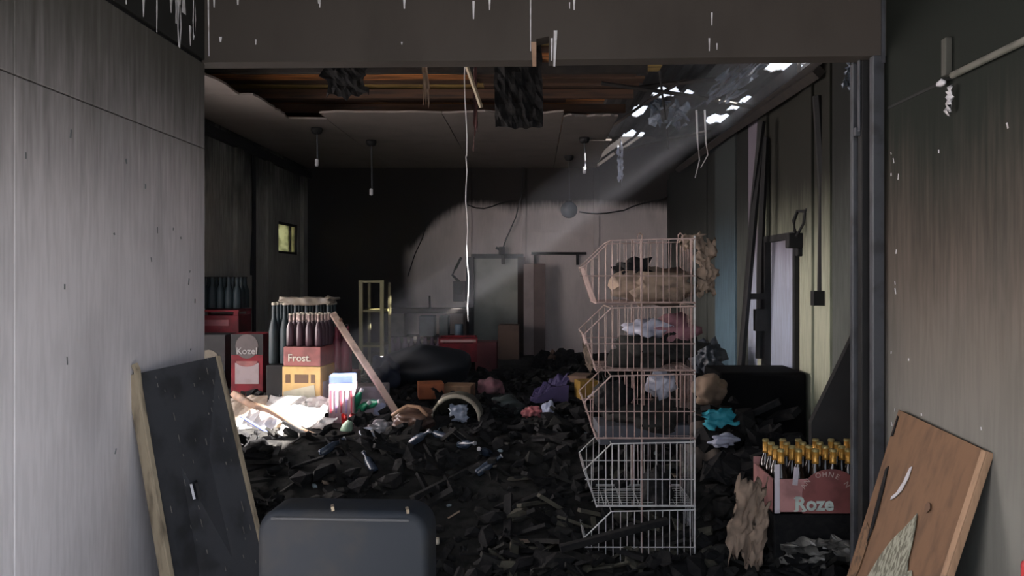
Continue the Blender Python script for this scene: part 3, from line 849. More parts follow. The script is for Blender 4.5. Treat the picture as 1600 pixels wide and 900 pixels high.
# ------------------------------------------------------------------ stacked wire baskets
Y0 = 4.5; D = 0.46
k0 = Y0 / FPX
xr_ = (1086 - CX) * k0
rack = thing('wire_basket_rack', 'tall rack of five scorched open wire baskets standing in the rubble', 'rack', (xr_ - .3, Y0, 0))
OX = rack.location.x
def lx(px): return (px - CX) * k0 - OX
pitch = .3815
zb0 = Z(470 + 107 * 4, Y0)
def side(mb, y, zb, wr_, last=False):
    """one hexagonal side of a tier in the plane y"""
    top_l = (lx(955), zb + .355); mid_l = (lx(912), zb + .205); bot_l = (lx(932), zb + .005); br = (lx(1086), zb + .005); tr = (lx(1086), zb + .365)
    P = lambda p: (p[0], y, p[1])
    mb.tube([P(tr), P(top_l)], wr_ * 1.2, 5)
    mb.tube([P(top_l), P(mid_l), P(bot_l)], wr_ * 1.3, 5)
    mb.tube([P(bot_l), P(br)], wr_ * 1.6, 5)
    zm = zb + .155
    mb.tube([P((lx(914), zm)), P((br[0], zm))], wr_ * 1.1, 5)
    n = 15
    for i in range(n):
        px = 924 + (1080 - 924) * i / (n - 1)
        x = lx(px) + R.uniform(-.003, .003)
        # upper end on the slanted mouth
        if px < 955: zt = zb + .205 + (.355 - .205) * (px - 912) / (955 - 912)
        else: zt = zb + .358
        if px < 932: zl_ = zb + .205 - .2 * (px - 912) / 20
        else: zl_ = zb + .005
        mb.tube([(x, y, zl_), (x + R.uniform(-.004, .004), y, zt)], wr_ * .72, 4)
for i in range(5):
    zb = zb0 + pitch * (4 - i)
    m = M_wire if i < 3 else M_wirel
    bk = obj('basket', MB().tube([(lx(932), 0, zb), (lx(932), D, zb)], .004, 5).tube([(lx(912), 0, zb + .205), (lx(912), D, zb + .205)], .004, 5).tube([(lx(955), 0, zb + .355), (lx(955), D, zb + .355)], .0035, 5)
             .tube([(lx(1086), 0, zb), (lx(1086), D, zb)], .004, 5).tube([(lx(1086), 0, zb + .365), (lx(1086), D, zb + .365)], .004, 5), m, rack)
    for y_ in (0, D):
        mb = MB(); side(mb, y_, zb, .0032)
        obj('side_grid', mb, m, bk)
    mb = MB()
    for k in range(9):
        y_ = D * (k + .5) / 9
        mb.tube([(lx(914), y_, zb + .205), (lx(932), y_, zb + .003), (lx(1086), y_, zb + .003), (lx(1086), y_, zb + .36)], .0022, 4)
    for k in range(5):
        x = lx(945 + 28 * k)
        mb.tube([(x, 0, zb + .002), (x, D, zb + .002)], .0022, 4)
    obj('floor_grid', mb, m, bk)
for x in (1086, 1003):
    for y_ in (.012, D - .012):
        obj('post', MB().tube([(lx(x), y_, 0.005), (lx(x), y_, zb0 + pitch * 5)], .0055, 6), M_wirel if x == 1086 and y_ < .1 else M_wire, rack)
for x in (955,):
    for y_ in (.0, D):
        obj('foot', MB().tube([(lx(x), y_, 0.005), (lx(x), y_, zb0 + .01)], .006, 6), M_wire, rack)
for px in (1000, 1063):
    obj('hook', MB().tube([(lx(px) - .012, 0, zb0 + pitch * 5 - .03), (lx(px) - .012, 0, zb0 + pitch * 5 + .004), (lx(px), 0, zb0 + pitch * 5 + .014), (lx(px) + .012, 0, zb0 + pitch * 5 + .004), (lx(px) + .012, 0, zb0 + pitch * 5 - .03)], .004, 5), M_wire, rack)
# contents of the baskets
def W(px, py, Y): return at(px, py, Y)
M_bag = mat('milky_plastic', (0.42, 0.43, 0.52), .4, (0.08, 0.08, 0.1), .7, 9)
M_pink = mat('sooty_pink_cloth', (0.22, 0.10, 0.12), .8, (0.03, 0.02, 0.02), .7, 9)
def clump(px, py, Y, d, m, name, label, cat, seed, sub=3, amp=.8, fr=2.2, rot=None, smooth=True):
    c = at(px, py, Y)
    return obj(name, MB().blob(c, d, sub, amp, fr, seed, rot), m, label=label, cat=cat, smooth=smooth)
clump(1025, 447, 4.72, (.45, .34, .20), M_tanash, 'burnt_rag', 'burnt tan and black rag heap in the top wire basket', 'rag', 1)
clump(990, 425, 4.78, (.22, .22, .16), M_char, 'burnt_rag', 'small black lump behind the tan rags in the top wire basket', 'rag', 2)
clump(1020, 545, 4.72, (.50, .34, .20), M_ash, 'burnt_cloth', 'sooty grey cloth heap in the second wire basket', 'cloth', 3)
clump(1055, 520, 4.74, (.22, .20, .18), M_pink, 'burnt_cloth', 'dull pink crumpled cloth at the right of the second wire basket', 'cloth', 4)
clump(1010, 515, 4.72, (.24, .2, .12), M_bag, 'plastic_bag', 'greyish plastic bag on the cloth in the second wire basket', 'bag', 5)
clump(1015, 655, 4.72, (.46, .34, .20), M_ash, 'burnt_cloth', 'dark grey lump in the third wire basket', 'cloth', 6)
clump(1032, 598, 4.74, (.17, .2, .16), M_bag, 'plastic_bag', 'pale crumpled plastic bag in the third wire basket', 'bag', 7)
clump(955, 620, 4.74, (.2, .24, .24), M_char, 'burnt_cloth', 'black lump at the left mouth of the third wire basket', 'cloth', 8)
clump(1025, 765, 4.70, (.16, .3, .22), M_char, 'burnt_lump', 'black burnt lump in the middle of the fourth wire basket', 'lump', 9)
obj('burnt_box', MB().box(at(1000, 672, 4.72), (.52, .3, .11), (0, 0, .05)), mat('sooty_blue_card', (0.05, 0.055, 0.07), .7), label='flat dark grey box across the bottom of the third wire basket', cat='box', bevel=.006)
# burnt paper on the right side of the top basket
obj('burnt_paper_sheet', MB().sheet(at(1082, 362, 4.62), at(1118, 372, 4.68) - at(1082, 362, 4.62), at(1086, 462, 4.62) - at(1082, 362, 4.62), 16, 22, .07, 2.2, .006, 31, .5, .12), M_tanash,
    label='crinkled burnt tan paper hanging on the right of the top wire basket', cat='paper', smooth=True)
obj('burnt_paper_sheet', MB().sheet(at(1056, 366, 4.66), at(1104, 360, 4.66) - at(1056, 366, 4.66), at(1060, 395, 4.66) - at(1056, 366, 4.66), 12, 8, .05, 2.2, .006, 35, .5), M_tanash,
    label='curled burnt paper lying over the top right corner of the wire rack', cat='paper', smooth=True)
obj('burnt_paper_sheet', MB().sheet(at(906, 530, 4.7), at(922, 532, 4.7) - at(906, 530, 4.7), at(914, 580, 4.7) - at(906, 530, 4.7), 6, 12, .04, 2.2, .005, 33, .5), M_tanash,
    label='tan paper shred hanging from the left mouth of the second wire basket', cat='paper', smooth=True)
obj('yellow_scrap', MB().blob(at(1051, 881, 4.6), (.045, .04, .05), 2, .5, 2, 3), mat('yellow_plastic', (0.62, 0.55, 0.05), .5), label='small yellow plastic scrap under the lowest wire basket', cat='scrap')
# long charred board across the foot of the rack
obj('charred_plank', MB().box(at(960, 835, 4.42), (.62, .05, .035), (0, -.22, .1)), M_char, label='long charred stick slanting across the lowest wire basket', cat='plank', bevel=.004)

# ------------------------------------------------------------------ bottles and cases
def bottle_proto(name, label, cat, gm, fm, cm, h=.26, r=.031, neck=True):
    t = thing(name, label, cat)
    obj('glass', MB().lathe([(r * .9, 0), (r, .01), (r, h * .52), (r * .82, h * .62), (r * .45, h * .74), (r * .40, h * .95), (r * .42, h * .96)], 12), gm, t, smooth=True)
    if neck:
        obj('neck_foil', MB().lathe([(r * .52, h * .76), (r * .46, h * .80), (r * .45, h * .96)], 12), fm, t, smooth=True)
    obj('cap', MB().lathe([(r * .50, h * .955), (r * .50, h * .985), (r * .40, h)], 12), cm, t)
    return t
M_brown = mat('dark_beer_glass', (0.020, 0.012, 0.008), .12, (0.02, 0.015, 0.012), .3, 8, spec=.8, bmp=0)
M_gold = mat('gold_neck_foil', (0.80, 0.42, 0.09), .35, (0.25, 0.13, 0.04), .6, 40, metal=.5, bmp=0)
M_goldcap = mat('dull_gold_cap', (0.55, 0.45, 0.20), .4, metal=.5, bmp=0)
M_teal = mat('teal_bottle_plastic', (0.008, 0.022, 0.028), .6, (0.005, 0.01, 0.012), .7, 10, bmp=0)
M_creamcap = mat('cream_cap', (0.50, 0.45, 0.36), .5, bmp=0)
M_maroon = mat('maroon_card', (0.26, 0.085, 0.08), .55, (0.06, 0.02, 0.02), .5, 7)
M_rose = mat('faded_rose_card', (0.52, 0.26, 0.25), .5, (0.12, 0.05, 0.05), .5, 7)
M_cream = mat('cream_print', (0.72, 0.70, 0.62), .6, (0.3, 0.28, 0.25), .4, 10)

# right case with gold-necked bottles
cx0, cy0 = (1208 - CX) / FPX * 4.42, 4.42
zc = Z(802, 4.42)
CW, CD, CH = .60, .40, .225
case = thing('bottle_case', 'faded rose-brown cardboard case of gold-necked bottles behind the dark rail', 'case', (cx0 + CW / 2, cy0 + CD / 2, zc), (0, 0, 0))
mb = MB()
mb.box((0, -CD / 2 + .004, CH * .42), (CW, .008, CH * .84)).box((0, CD / 2 - .004, CH * .5), (CW, .008, CH)).box((-CW / 2 + .004, 0, CH * .42), (.008, CD, CH * .84)).box((CW / 2 - .004, 0, CH * .5), (.008, CD, CH)).box((0, 0, .004), (CW, CD, .008))
obj('carton', mb, M_rose, case)
fr = -CD / 2 - .001
poly = []
for k in range(13):
    a_ = PI - PI * k / 12
    poly.append((.02 + .16 * math.cos(a_), fr, .115 + .13 * math.sin(a_)))
poly += [(.18, fr, .0), (-.14, fr, .0)]
obj('printed_arch', MB().prism(poly, (0, -.002, 0)), M_maroon, case, label='darker maroon arch panel')
for k in range(14):
    pass
obj('edge_band', MB().box((-CW / 2 + .022, fr, .135), (.030, .006, .27)), mat('lilac_film', (0.72, 0.66, 0.72), .35), case, label='pale lilac wrap edge', bevel=.002)
obj('edge_band', MB().box((-CW / 2 + .125, fr, .205), (.028, .004, .10), (0, .1, 0)), mat('lilac_film', (0.72, 0.66, 0.72), .35), case, label='torn pale lilac wrap strip')
text(case, 'Roze', .105, mat('pale_green_print', (0.62, 0.72, 0.66), .6, bmp=0), (-.075, fr - .003, .050), (PI / 2, 0, 0), 'pale lettering on the case', off=.0032)
sf = MB()
for (x, z) in ((-.176, .084), (-.176, .014), (-.134, .014)):
    obj('letter_serif', MB().box((x, fr - .004, z), (.020, .004, .007)), mat('pale_green_print', (0.62, 0.72, 0.66), .6, bmp=0), case)
for k, ch in enumerate('AN OHNE N'):
    if ch == ' ': continue
    a_ = PI * .86 - k * .27
    text(case, ch, .040, mat('faded_print', (0.55, 0.42, 0.38), .6, bmp=0), (-.01 + .135 * math.cos(a_), fr - .003, .105 + .115 * math.sin(a_)), (PI / 2, 0, 0), 'small faded arched lettering', rotz if False else 'lettering') if False else None
    o_ = text(case, ch, .040, mat('faded_print', (0.55, 0.42, 0.38), .6, bmp=0), (-.01 + .135 * math.cos(a_), fr - .003, .100 + .115 * math.sin(a_)), (PI / 2, 0, 0))
    o_.rotation_euler = (PI / 2, -(a_ - PI / 2), 0)
proto = bottle_proto('beer_bottle', 'dark bottle with gold neck foil standing in the rose-brown case', 'bottle', M_brown, M_gold, M_goldcap, h=.335, r=.040)
grp = 'gold-necked bottles in the rose-brown case'
proto['group'] = grp
first = True
for j in range(4):
    for i in range(6):
        p = Vector((cx0 + .060 + i * .096, cy0 + .055 + j * .095, zc + .009))
        if first:
            proto.location = p; first = False
        else:
            dup(proto, p, (R.uniform(-.02, .02), R.uniform(-.02, .02), R.uniform(0, 3)))
# lower case, black and burnt
low = thing('bottle_case', 'burnt black case with melted film under the gold-necked bottles', 'case', (cx0 + CW / 2, cy0 + CD / 2, 0))
obj('carton', MB().box((0, 0, (zc - .01) / 2 + .0), (CW - .02, CD - .03, zc - .012)), M_char, low, bevel=.008)
obj('melted_film', MB().sheet((-.28, -CD / 2 - .03, zc - .12), (.5, 0, 0), (0, .02, -zc + .16), 16, 14, .06, 2.4, .004, 51, .3, .25), mat('melted_film', (0.22, 0.21, 0.19), .35, CHAR, .8, 9), low, label='grey torn melted film')
# green bottle necks lying on it
for k in range(3):
    pass

# burnt cardboard upright
obj('burnt_cardboard', MB().sheet(at(1122, 900, 4.36), at(1185, 900, 4.36) - at(1122, 900, 4.36), at(1150, 722, 4.42) - at(1122, 900, 4.36), 14, 24, .06, 1.8, .008, 41, .45), M_tanash,
    label='tall torn tan cardboard standing left of the gold-necked bottles', cat='cardboard', smooth=True)
obj('burnt_cardboard', MB().sheet(at(1160, 895, 4.32), at(1190, 895, 4.32) - at(1160, 895, 4.32), at(1182, 770, 4.38) - at(1160, 895, 4.32), 8, 18, .05, 1.8, .008, 43, .5), M_tanash,
    label='narrow burnt cardboard strip right against the tall torn cardboard', cat='cardboard', smooth=True)

# left side: generic case
def case_box(px0, px1, py0, py1, Y, depth, m, label, name='drinks_case', rz=0.0, cat='case', bevel=.006):
    a_, b_ = at(px0, py1, Y), at(px1, py0, Y)
    t = thing(name, label, cat, ((a_.x + b_.x) / 2, Y + depth / 2, a_.z), (0, 0, rz))
    w_, h_ = b_.x - a_.x, b_.z - a_.z
    obj('carton', MB().box((0, 0, h_ / 2), (w_, depth, h_)), m, t, bevel=bevel)
    return t, w_, h_, -depth / 2 - .001
M_redc = mat('red_crate_plastic', (0.17, 0.012, 0.02), .65, (0.05, 0.008, 0.01), .7, 6, spec=.25)
M_label = mat('grey_label_paper', (0.28, 0.23, 0.24), .7, (0.2, 0.16, 0.16), .5, 12)
# far left red crates
Y = 8.0
def open_crate(px0, px1, py0, py1, Y, d, m, label, rz=0):
    a_, b_ = at(px0, py1, Y), at(px1, py0, Y)
    t = thing('plastic_crate', label, 'crate', ((a_.x + b_.x) / 2, Y + d / 2, a_.z), (0, 0, rz))
    w_, h_ = b_.x - a_.x, b_.z - a_.z
    mb = MB()
    for sy in (-1, 1): mb.box((0, sy * d / 2, h_ * .38), (w_, .012, h_ * .76))
    for sx in (-1, 1): mb.box((sx * w_ / 2, 0, h_ * .38), (.012, d, h_ * .76))
    mb.box((0, 0, .006), (w_, d, .012))
    obj('walls', mb, m, t)
    mb = MB()
    for sy in (-1, 1): mb.box((0, sy * d / 2, h_ * .95), (w_ + .02, .022, h_ * .1))
    for sx in (-1, 1): mb.box((sx * w_ / 2, 0, h_ * .95), (.022, d + .02, h_ * .1))
    for sx in (-1, 1):
        for sy in (-1, 1): mb.box((sx * w_ * .46, sy * d / 2, h_ * .85), (.05, .02, h_ * .2))
    obj('rim', mb, m, t, bevel=.004)
    return t, w_, h_, -d / 2 - .007
t, w_, h_, f_ = open_crate(300, 372, 484, 521, 8.0, .35, M_redc, 'bright red bottle crate under the dark bottles by the left edge of the opening')
obj('print_band', MB().box((0, f_, h_ * .45), (w_ * .6, .004, h_ * .25)), mat('faded_red_print', (0.22, 0.05, 0.06), .6), t, label='faded pale print')
# dark blue-green bottles on it
pb = bottle_proto('water_bottle', 'dark blue-green bottle standing on the red crate at the left', 'bottle', M_teal, M_teal, M_black, h=.32, r=.042, neck=False)
pb['group'] = 'dark blue-green bottles on the red crate'
first = True
for i in range(5):
    for j in range(3):
        p = at(316 + i * 13, 484, 8.0) + Vector((0, .05 + j * .11, .01))
        if j == 0 or True:
            if first: pb.location = p; first = False
            else: dup(pb, p)
t, w_, h_, f_ = case_box(300, 352, 523, 640, 7.6, .3, M_black, 'black sooty drinks case left of the red labelled case, behind the slate board')
t2, w_, h_, f_ = case_box(361, 411, 522, 618, 7.4, .3, M_redc, 'dark red drinks case with a white label beside the slate board')
obj('top_print', MB().box((0, f_, h_ * .83), (w_, .003, h_ * .34)), M_black, t2, label='black printed upper part')
obj('emblem', MB().prism([(w_ * .36 * math.cos(k * PI / 8), f_ - .002, h_ * .80 + h_ * .2 * math.sin(k * PI / 8)) for k in range(16)], (0, -.002, 0)), mat('dull_emblem', (0.07, 0.055, 0.055), .6), t2, label='round dark emblem')
obj('label_panel', MB().box((0, f_ - .002, h_ * .36), (w_ * .74, .004, h_ * .34)), M_label, t2, label='greyish white label')
obj('emblem_foot', MB().prism([(w_ * .34 * math.cos(PI + k * PI / 8), f_ - .004, h_ * .56 + h_ * .09 * math.sin(PI + k * PI / 8)) for k in range(9)], (0, -.003, 0)), M_maroon, t2)
text(t2, 'Kozel', .085, mat('dim_print', (0.28, 0.27, 0.27), .6), (0, f_ - .006, h_ * .72), (PI / 2, 0, 0), off=.001)
for px, cc in ((321, 'dull_bronze'), (338, 'dull_bronze')):
    pass
obj('emblem', MB().prism([(w_ * .36 * math.cos(k * PI / 8), -.152, h_ * .80 + h_ * .2 * math.sin(k * PI / 8)) for k in range(16)], (0, -.002, 0)), mat('bronze_emblem', (0.10, 0.085, 0.06), .6), t, label='round dull bronze emblem')
for dx in (-.07, .03):
    obj('emblem_mark', MB().box((dx, -.156, h_ * .78), (.018, .004, .09), (0, .1, 0)), M_oldedge, t)

# tall dark pack and stack in the middle
t, w_, h_, f_ = case_box(416, 520, 571, 660, 7.25, .35, M_black, 'black sooty pallet pack under the tall blue-green bottles')
pt = bottle_proto('water_bottle', 'tall blue-green bottle under torn film in the big dark pack', 'bottle', M_teal, M_teal, M_creamcap, h=.56, r=.047, neck=False)
pt['group'] = 'tall blue-green bottles in the big dark pack'
first = True
for i in range(6):
    for j in range(3):
        p = at(425 + i * 17.2, 571, 7.25) + Vector((0, .06 + j * .105, .01))
        if first: pt.location = p; first = False
        else: dup(pt, p)
a_ = at(418, 468, 7.2)
obj('torn_film', MB().sheet(at(432, 474, 7.24) , at(522, 474, 7.24) - at(432, 474, 7.24), Vector((0, .33, .05)), 16, 8, .03, 2.2, .004, 61, .2).sheet(at(434, 464, 7.22), at(522, 464, 7.22) - at(434, 464, 7.22), Vector((0, 0, -.075)), 16, 4, .02, 2.2, .004, 62, .25),
    mat('brown_melted_film', (0.17, 0.145, 0.11), .5, (0.04, 0.035, 0.03), .7, 9), label='brownish torn shrink film lying over the tall blue-green bottles', cat='film', smooth=True)
M_yelc = mat('yellow_printed_card', (0.62, 0.42, 0.16), .6, (0.25, 0.15, 0.06), .4, 8)
Y = 6.55
t, w_, h_, f_ = case_box(443, 505, 573, 655, Y, .34, M_yelc, 'yellow printed drinks carton with a white label in the sunlit stack', rz=-.10)
obj('label_panel', MB().prism([(-w_ * .46, f_ - .001, h_ * .52), (w_ * .34, f_ - .001, h_ * .66), (w_ * .40, f_ - .001, h_ * .22), (-w_ * .42, f_ - .001, h_ * .12)], (0, -.003, 0)), mat('white_carton_label', (0.66, 0.64, 0.50), .6, (0.35, 0.36, 0.25), .5, 9), t, label='slanted white label')
obj('label_panel', MB().box((0, f_ - .001, h_ * .06), (w_ * .9, .003, h_ * .12)), mat('olive_label_print', (0.35, 0.36, 0.16), .6), t, label='olive printed foot of the carton')
for (xx, ww) in ((-.35, .12), (.0, .36), (.3, .10)):
    obj('print_block', MB().box((w_ * xx, f_ - .001, h_ * .77), (w_ * ww, .003, h_ * .16)), mat('brown_print', (0.10, 0.05, 0.02), .6), t)
obj('side_print', MB().box((w_ / 2 + .001, -.02, h_ * .45), (.003, .2, h_ * .5)), mat('white_side_print', (0.7, 0.7, 0.72), .5), t, label='white side print')
t, w_, h_, f_ = case_box(445, 505, 542, 572.5, Y + .01, .34, M_maroon, 'maroon bottle tray with pale lettering on the yellow carton', rz=-.10)
text(t, 'Frost.', .085, M_cream, (-.02, f_ - .003, h_ * .42), (PI / 2, 0, 0), off=.001)
pm = bottle_proto('beer_bottle', 'dark violet bottle in the maroon tray on the yellow carton', 'bottle', mat('violet_brown_glass', (0.04, 0.018, 0.026), .3, (0.03, 0.015, 0.02), .5, 8, bmp=0), mat('dull_neck_foil', (0.30, 0.22, 0.20), .4, (0.1, 0.06, 0.06), .6, 10, metal=.3), M_creamcap, h=.27, r=.033)
pm['group'] = 'bottles in the maroon tray'
first = True
cxm = t.location
for i in range(4):
    for j in range(4):
        off = Matrix.Rotation(-.10, 3, 'Z') @ Vector((-w_ / 2 + .042 + i * .08, -.17 + .045 + j * .082, 0))
        p = Vector(cxm) + off + Vector((0, 0, h_ + .002))
        if first: pm.location = p; first = False
        else: dup(pm, p)
# pink and red bottles behind right of the stack
pr = bottle_proto('soft_drink_bottle', 'dark red plastic bottle standing just right of the maroon tray', 'bottle', mat('dark_red_bottle', (0.20, 0.03, 0.05), .25, (0.04, 0.01, 0.02), .6, 8, bmp=0), M_black, M_black, h=.42, r=.04, neck=False)
pr['group'] = 'dark red bottles beside the maroon tray'
first = True
for i in range(3):
    for j in range(2):
        p = at(513 + i * 13, 583, 6.9) + Vector((0, j * .1, 0))
        if first: pr.location = p; first = False
        else: dup(pr, p)
t, w_, h_, f_ = case_box(505, 552, 583, 655, 6.9, .3, M_maroon, 'dark red case under the dark red plastic bottles')
# blue-white-pink pack in front of it
Y = 6.35
t, w_, h_, f_ = case_box(512, 551, 600, 672, Y, .22, mat('pink_white_wrap', (0.68, 0.50, 0.56), .3, (0.35, 0.12, 0.16), .6, 14, grain=(4, 4, .6)), 'pink and white shrink-wrapped pack right of the sunlit yellow carton', rz=.08)
obj('top_wrap', MB().box((0, 0, h_ + .035), (w_ * .98, .215, .07)), mat('slate_blue_wrap', (0.12, 0.17, 0.32), .35), t, label='slate blue upper wrap', bevel=.01)
for k in range(5):
    obj('print_stripe', MB().box((-w_ * .4 + k * w_ * .2, f_ - .001, h_ * .62), (w_ * .07, .003, h_ * .5)), mat('violet_print', (0.40, 0.30, 0.55), .5) if k % 2 else mat('crimson_print', (0.5, 0.08, 0.12), .5), t)
# grey printed carton
t, w_, h_, f_ = case_box(551, 601, 604, 655, 6.7, .26, mat('grey_white_card', (0.50, 0.47, 0.50), .6, (0.25, 0.22, 0.25), .5, 8), 'grey-white printed carton right of the pink pack', rz=.05)
obj('print_block', MB().box((0, f_, h_ * .80), (w_, .003, h_ * .36)), mat('grey_print', (0.30, 0.27, 0.30), .6), t)
obj('print_block', MB().box((w_ * .32, f_ - .001, h_ * .32), (w_ * .3, .003, h_ * .4), (0, .3, 0)), mat('blue_white_print', (0.62, 0.70, 0.90), .5), t)
for k, (px, py, rr) in enumerate(((563, 640, .9), (578, 632, 1.2), (556, 628, .5))):
    c = at(px, py, 6.45)
    t = thing('plastic_bottle', ('green plastic bottle lying against the grey-white carton', 'green plastic bottle standing askew before the grey-white carton', 'short green bottle wedged between pink pack and grey carton')[k], 'bottle', c, (rr * .5, rr, 0))
    obj('body', MB().lathe([(.025, -.09), (.034, -.08), (.034, .04), (.014, .09), (.014, .11)], 12), mat('green_plastic', (0.02, 0.24, 0.13), .3, (0.02, 0.1, 0.06), .5, 12, bmp=0), t, smooth=True)
    obj('cap', MB().lathe([(.017, .105), (.017, .125), (.012, .128)], 10), M_white, t)
t = thing('plastic_bottle', 'clear pale green bottle with a red cap leaning in the sunlight', 'bottle', at(538, 678, 5.95), (.25, .45, 0))
obj('body', MB().lathe([(.03, -.10), (.042, -.09), (.042, .07), (.016, .13), (.016, .15)], 14), mat('pale_green_plastic', (0.45, 0.66, 0.48), .2, (0.2, 0.3, 0.1), .5, 10, bmp=0), t, smooth=True)
obj('cap', MB().lathe([(.02, .145), (.02, .17), (.015, .175)], 10), M_red, t)
obj('red_scrap', MB().sheet(at(532, 645, 6.1), at(542, 645, 6.1) - at(532, 645, 6.1), at(534, 668, 6.1) - at(532, 645, 6.1), 4, 6, .02, 2, .004, 3, .3), mat('bright_red_scrap', (0.75, 0.03, 0.03), .5), label='bright red label scrap beside the pink pack', cat='scrap')

# pole leaning
t = thing('wooden_pole', 'pale square wooden pole leaning over the cartons', 'pole', at(622, 640, 6.5))
p0, p1 = Vector((0, 0, -.05)), at(520, 490, 6.75) - at(622, 640, 6.5)
obj('shaft', MB().tube([p0, p0.lerp(p1, .3) + Vector((.005, 0, 0)), p0.lerp(p1, .7), p1], .036, 4), M_pole, t, bevel=.004)
obj('knot', MB().blob(p1 * .92 + Vector((.028, -.02, .01)), (.03, .03, .035), 2, .4, 2, 3), mat('dark_wood_knot', (0.16, 0.09, 0.06), .8), t)

# white carton behind the pole
t, w_, h_, f_ = case_box(593, 642, 563, 600, 8.2, .35, mat('lilac_white_card', (0.55, 0.52, 0.62), .5, (0.2, 0.18, 0.22), .5, 6), 'lilac-white carton with a bright top behind the wooden pole', rz=.35)
obj('top_flap', MB().box((0, 0, h_ + .004), (w_ * .98, .34, .006), (.04, 0, 0)), M_white, t, label='white top')
obj('foot_band', MB().box((0, f_, h_ * .2), (w_, .003, h_ * .38)), mat('dark_blue_band', (0.03, 0.05, 0.14), .6), t)

# sunlit papers and cards
M_paper = mat('white_card', (0.80, 0.78, 0.76), .6, (0.5, 0.42, 0.35), .4, 9)
M_card = mat('cream_card', (0.66, 0.56, 0.46), .6, (0.35, 0.25, 0.18), .4, 9)
cards = ((385, 640, 6.35, .34, .26, .5, .35, 0), (405, 668, 6.0, .30, .3, .75, -.3, 1), (432, 668, 6.1, .18, .2, .55, .45, 0), (450, 655, 6.25, .30, .25, .4, .1, 1), (478, 655, 6.2, .30, .25, .35, -.15, 1),
         (492, 640, 6.4, .24, .2, .6, .05, 1), (392, 698, 5.8, .22, .2, .5, .25, 1), (425, 690, 5.9, .25, .2, .35, -.2, 1), (470, 670, 6.05, .3, .2, .25, .2, 1), (372, 665, 6.2, .3, .34, 1.0, .2, 0), (445, 640, 6.4, .34, .22, .55, -.1, 1), (410, 705, 5.65, .30, .2, .3, .3, 1), (500, 668, 6.0, .22, .2, .3, -.3, 1), (448, 690, 5.75, .22, .18, .25, .5, 1))
names = ('large cream card tilted at the left of the sunlit heap', 'white card sheet low in the sunlit heap', 'small square cream card standing in the sunlit heap', 'white sheet in the middle of the sunlit heap', 'white sheet under the yellow carton in full sun',
         'white sheet pressed against the foot of the yellow carton', 'white scrap at the lower left end of the sunlit heap', 'white scrap at the front of the sunlit heap', 'flat white sheet at the right front of the sunlit heap', 'tall cream card behind the slate board edge', 'white sheet standing at the left foot of the yellow carton', 'white scrap nearest the doorway in the sunlit heap', 'white sheet at the foot of the pink pack in the sun', 'torn white sheet beside the blue plastic scrap')
for k, (px, py, Y, w_, h_, tilt, rz, mi) in enumerate(cards):
    c = at(px, py, Y) + Vector((0, 0, .03))
    rm = Euler((tilt, 0, rz)).to_matrix()
    u_ = rm @ Vector((w_, 0, 0)); v_ = rm @ Vector((0, h_, 0))
    obj('cardboard_sheet', MB().sheet(c - u_ / 2 - v_ / 2, u_, v_, 8, 8, .03, 1.5, .006, k + 70, .12), M_paper if mi else M_card, label=names[k], cat='card')
obj('fallen_branch', MB().tube([at(366, 616, 6.3), at(392, 632, 6.1), at(420, 640, 6.0), at(440, 652, 5.95), at(462, 668, 5.85), at(500, 682, 5.8)], .034, 5, .014), mat('brown_charred_wood', (0.22, 0.13, 0.08), .8, (0.04, 0.025, 0.02), .7, 8), label='brown scorched wooden stick lying across the sunlit heap', cat='stick', smooth=True)
obj('blue_pen_tube', MB().tube([at(375, 650, 5.9), at(418, 676, 5.85)], .009, 6), mat('blue_tube', (0.12, 0.16, 0.5), .5), label='thin blue tube lying on the cream cards', cat='tube')
t = thing('blue_scrap', 'small bright blue plastic scrap at the edge of the sunlight', 'scrap', at(456, 684, 5.75))
obj('body', MB().blob((0, 0, 0), (.09, .06, .045), 2, .5, 2, 5), mat('cyan_plastic', (0.06, 0.42, 0.62), .4), t)
obj('handle', MB().box((.04, 0, .01), (.05, .02, .02)), mat('cyan_plastic', (0.06, 0.42, 0.62), .4), t)

# heaps of bags in the middle
def bag(px, py, Y, d, m, label, seed, name='plastic_bag', cat='bag', amp=.7, fr=1.8, rot=None, drop=True):
    amp *= .65
    c = at(px, py, Y)
    return obj(name, MB().blob(c, d, 4, amp, fr, seed, rot), m, label=label, cat=cat, smooth=True)
bag(645, 655, 5.9, (.30, .25, .16), mat('brown_black_bag', (0.10, 0.06, 0.045), .35, (0.02, 0.015, 0.015), .7, 6), 'brown-rimmed black melted bag under the foot of the pole', 1)
obj('bag_rim', MB().tube([at(612, 650, 5.82), at(625, 641, 5.84), at(636, 634, 5.86), at(655, 636, 5.85), at(668, 650, 5.82)], .014, 6), mat('tan_plastic_rim', (0.40, 0.24, 0.15), .4), label='curved tan plastic rim on the brown-black melted bag', cat='rim', smooth=True)
bag(600, 672, 5.9, (.24, .2, .12), mat('crinkled_grey_film', (0.25, 0.25, 0.27), .3, (0.03, 0.03, 0.03), .8, 18), 'crinkled grey film with white creases left of the brown-black bag', 2, amp=1.0, fr=3)
bag(575, 682, 5.85, (.16, .14, .12), mat('pale_blue_bag', (0.38, 0.42, 0.52), .4, (0.08, 0.09, 0.12), .6, 10), 'small pale blue bag beside the clear green bottle', 3)
bag(622, 693, 5.7, (.16, .12, .08), mat('sea_green_film', (0.12, 0.28, 0.26), .3, (0.03, 0.06, 0.06), .7, 14), 'sea-green film scrap at the front of the heap', 4)
bag(555, 694, 5.7, (.14, .12, .08), mat('olive_yellow_scrap', (0.40, 0.38, 0.12), .5, (0.1, 0.09, 0.04), .6, 14), 'olive-yellow scrap at the foot of the clear green bottle', 5)
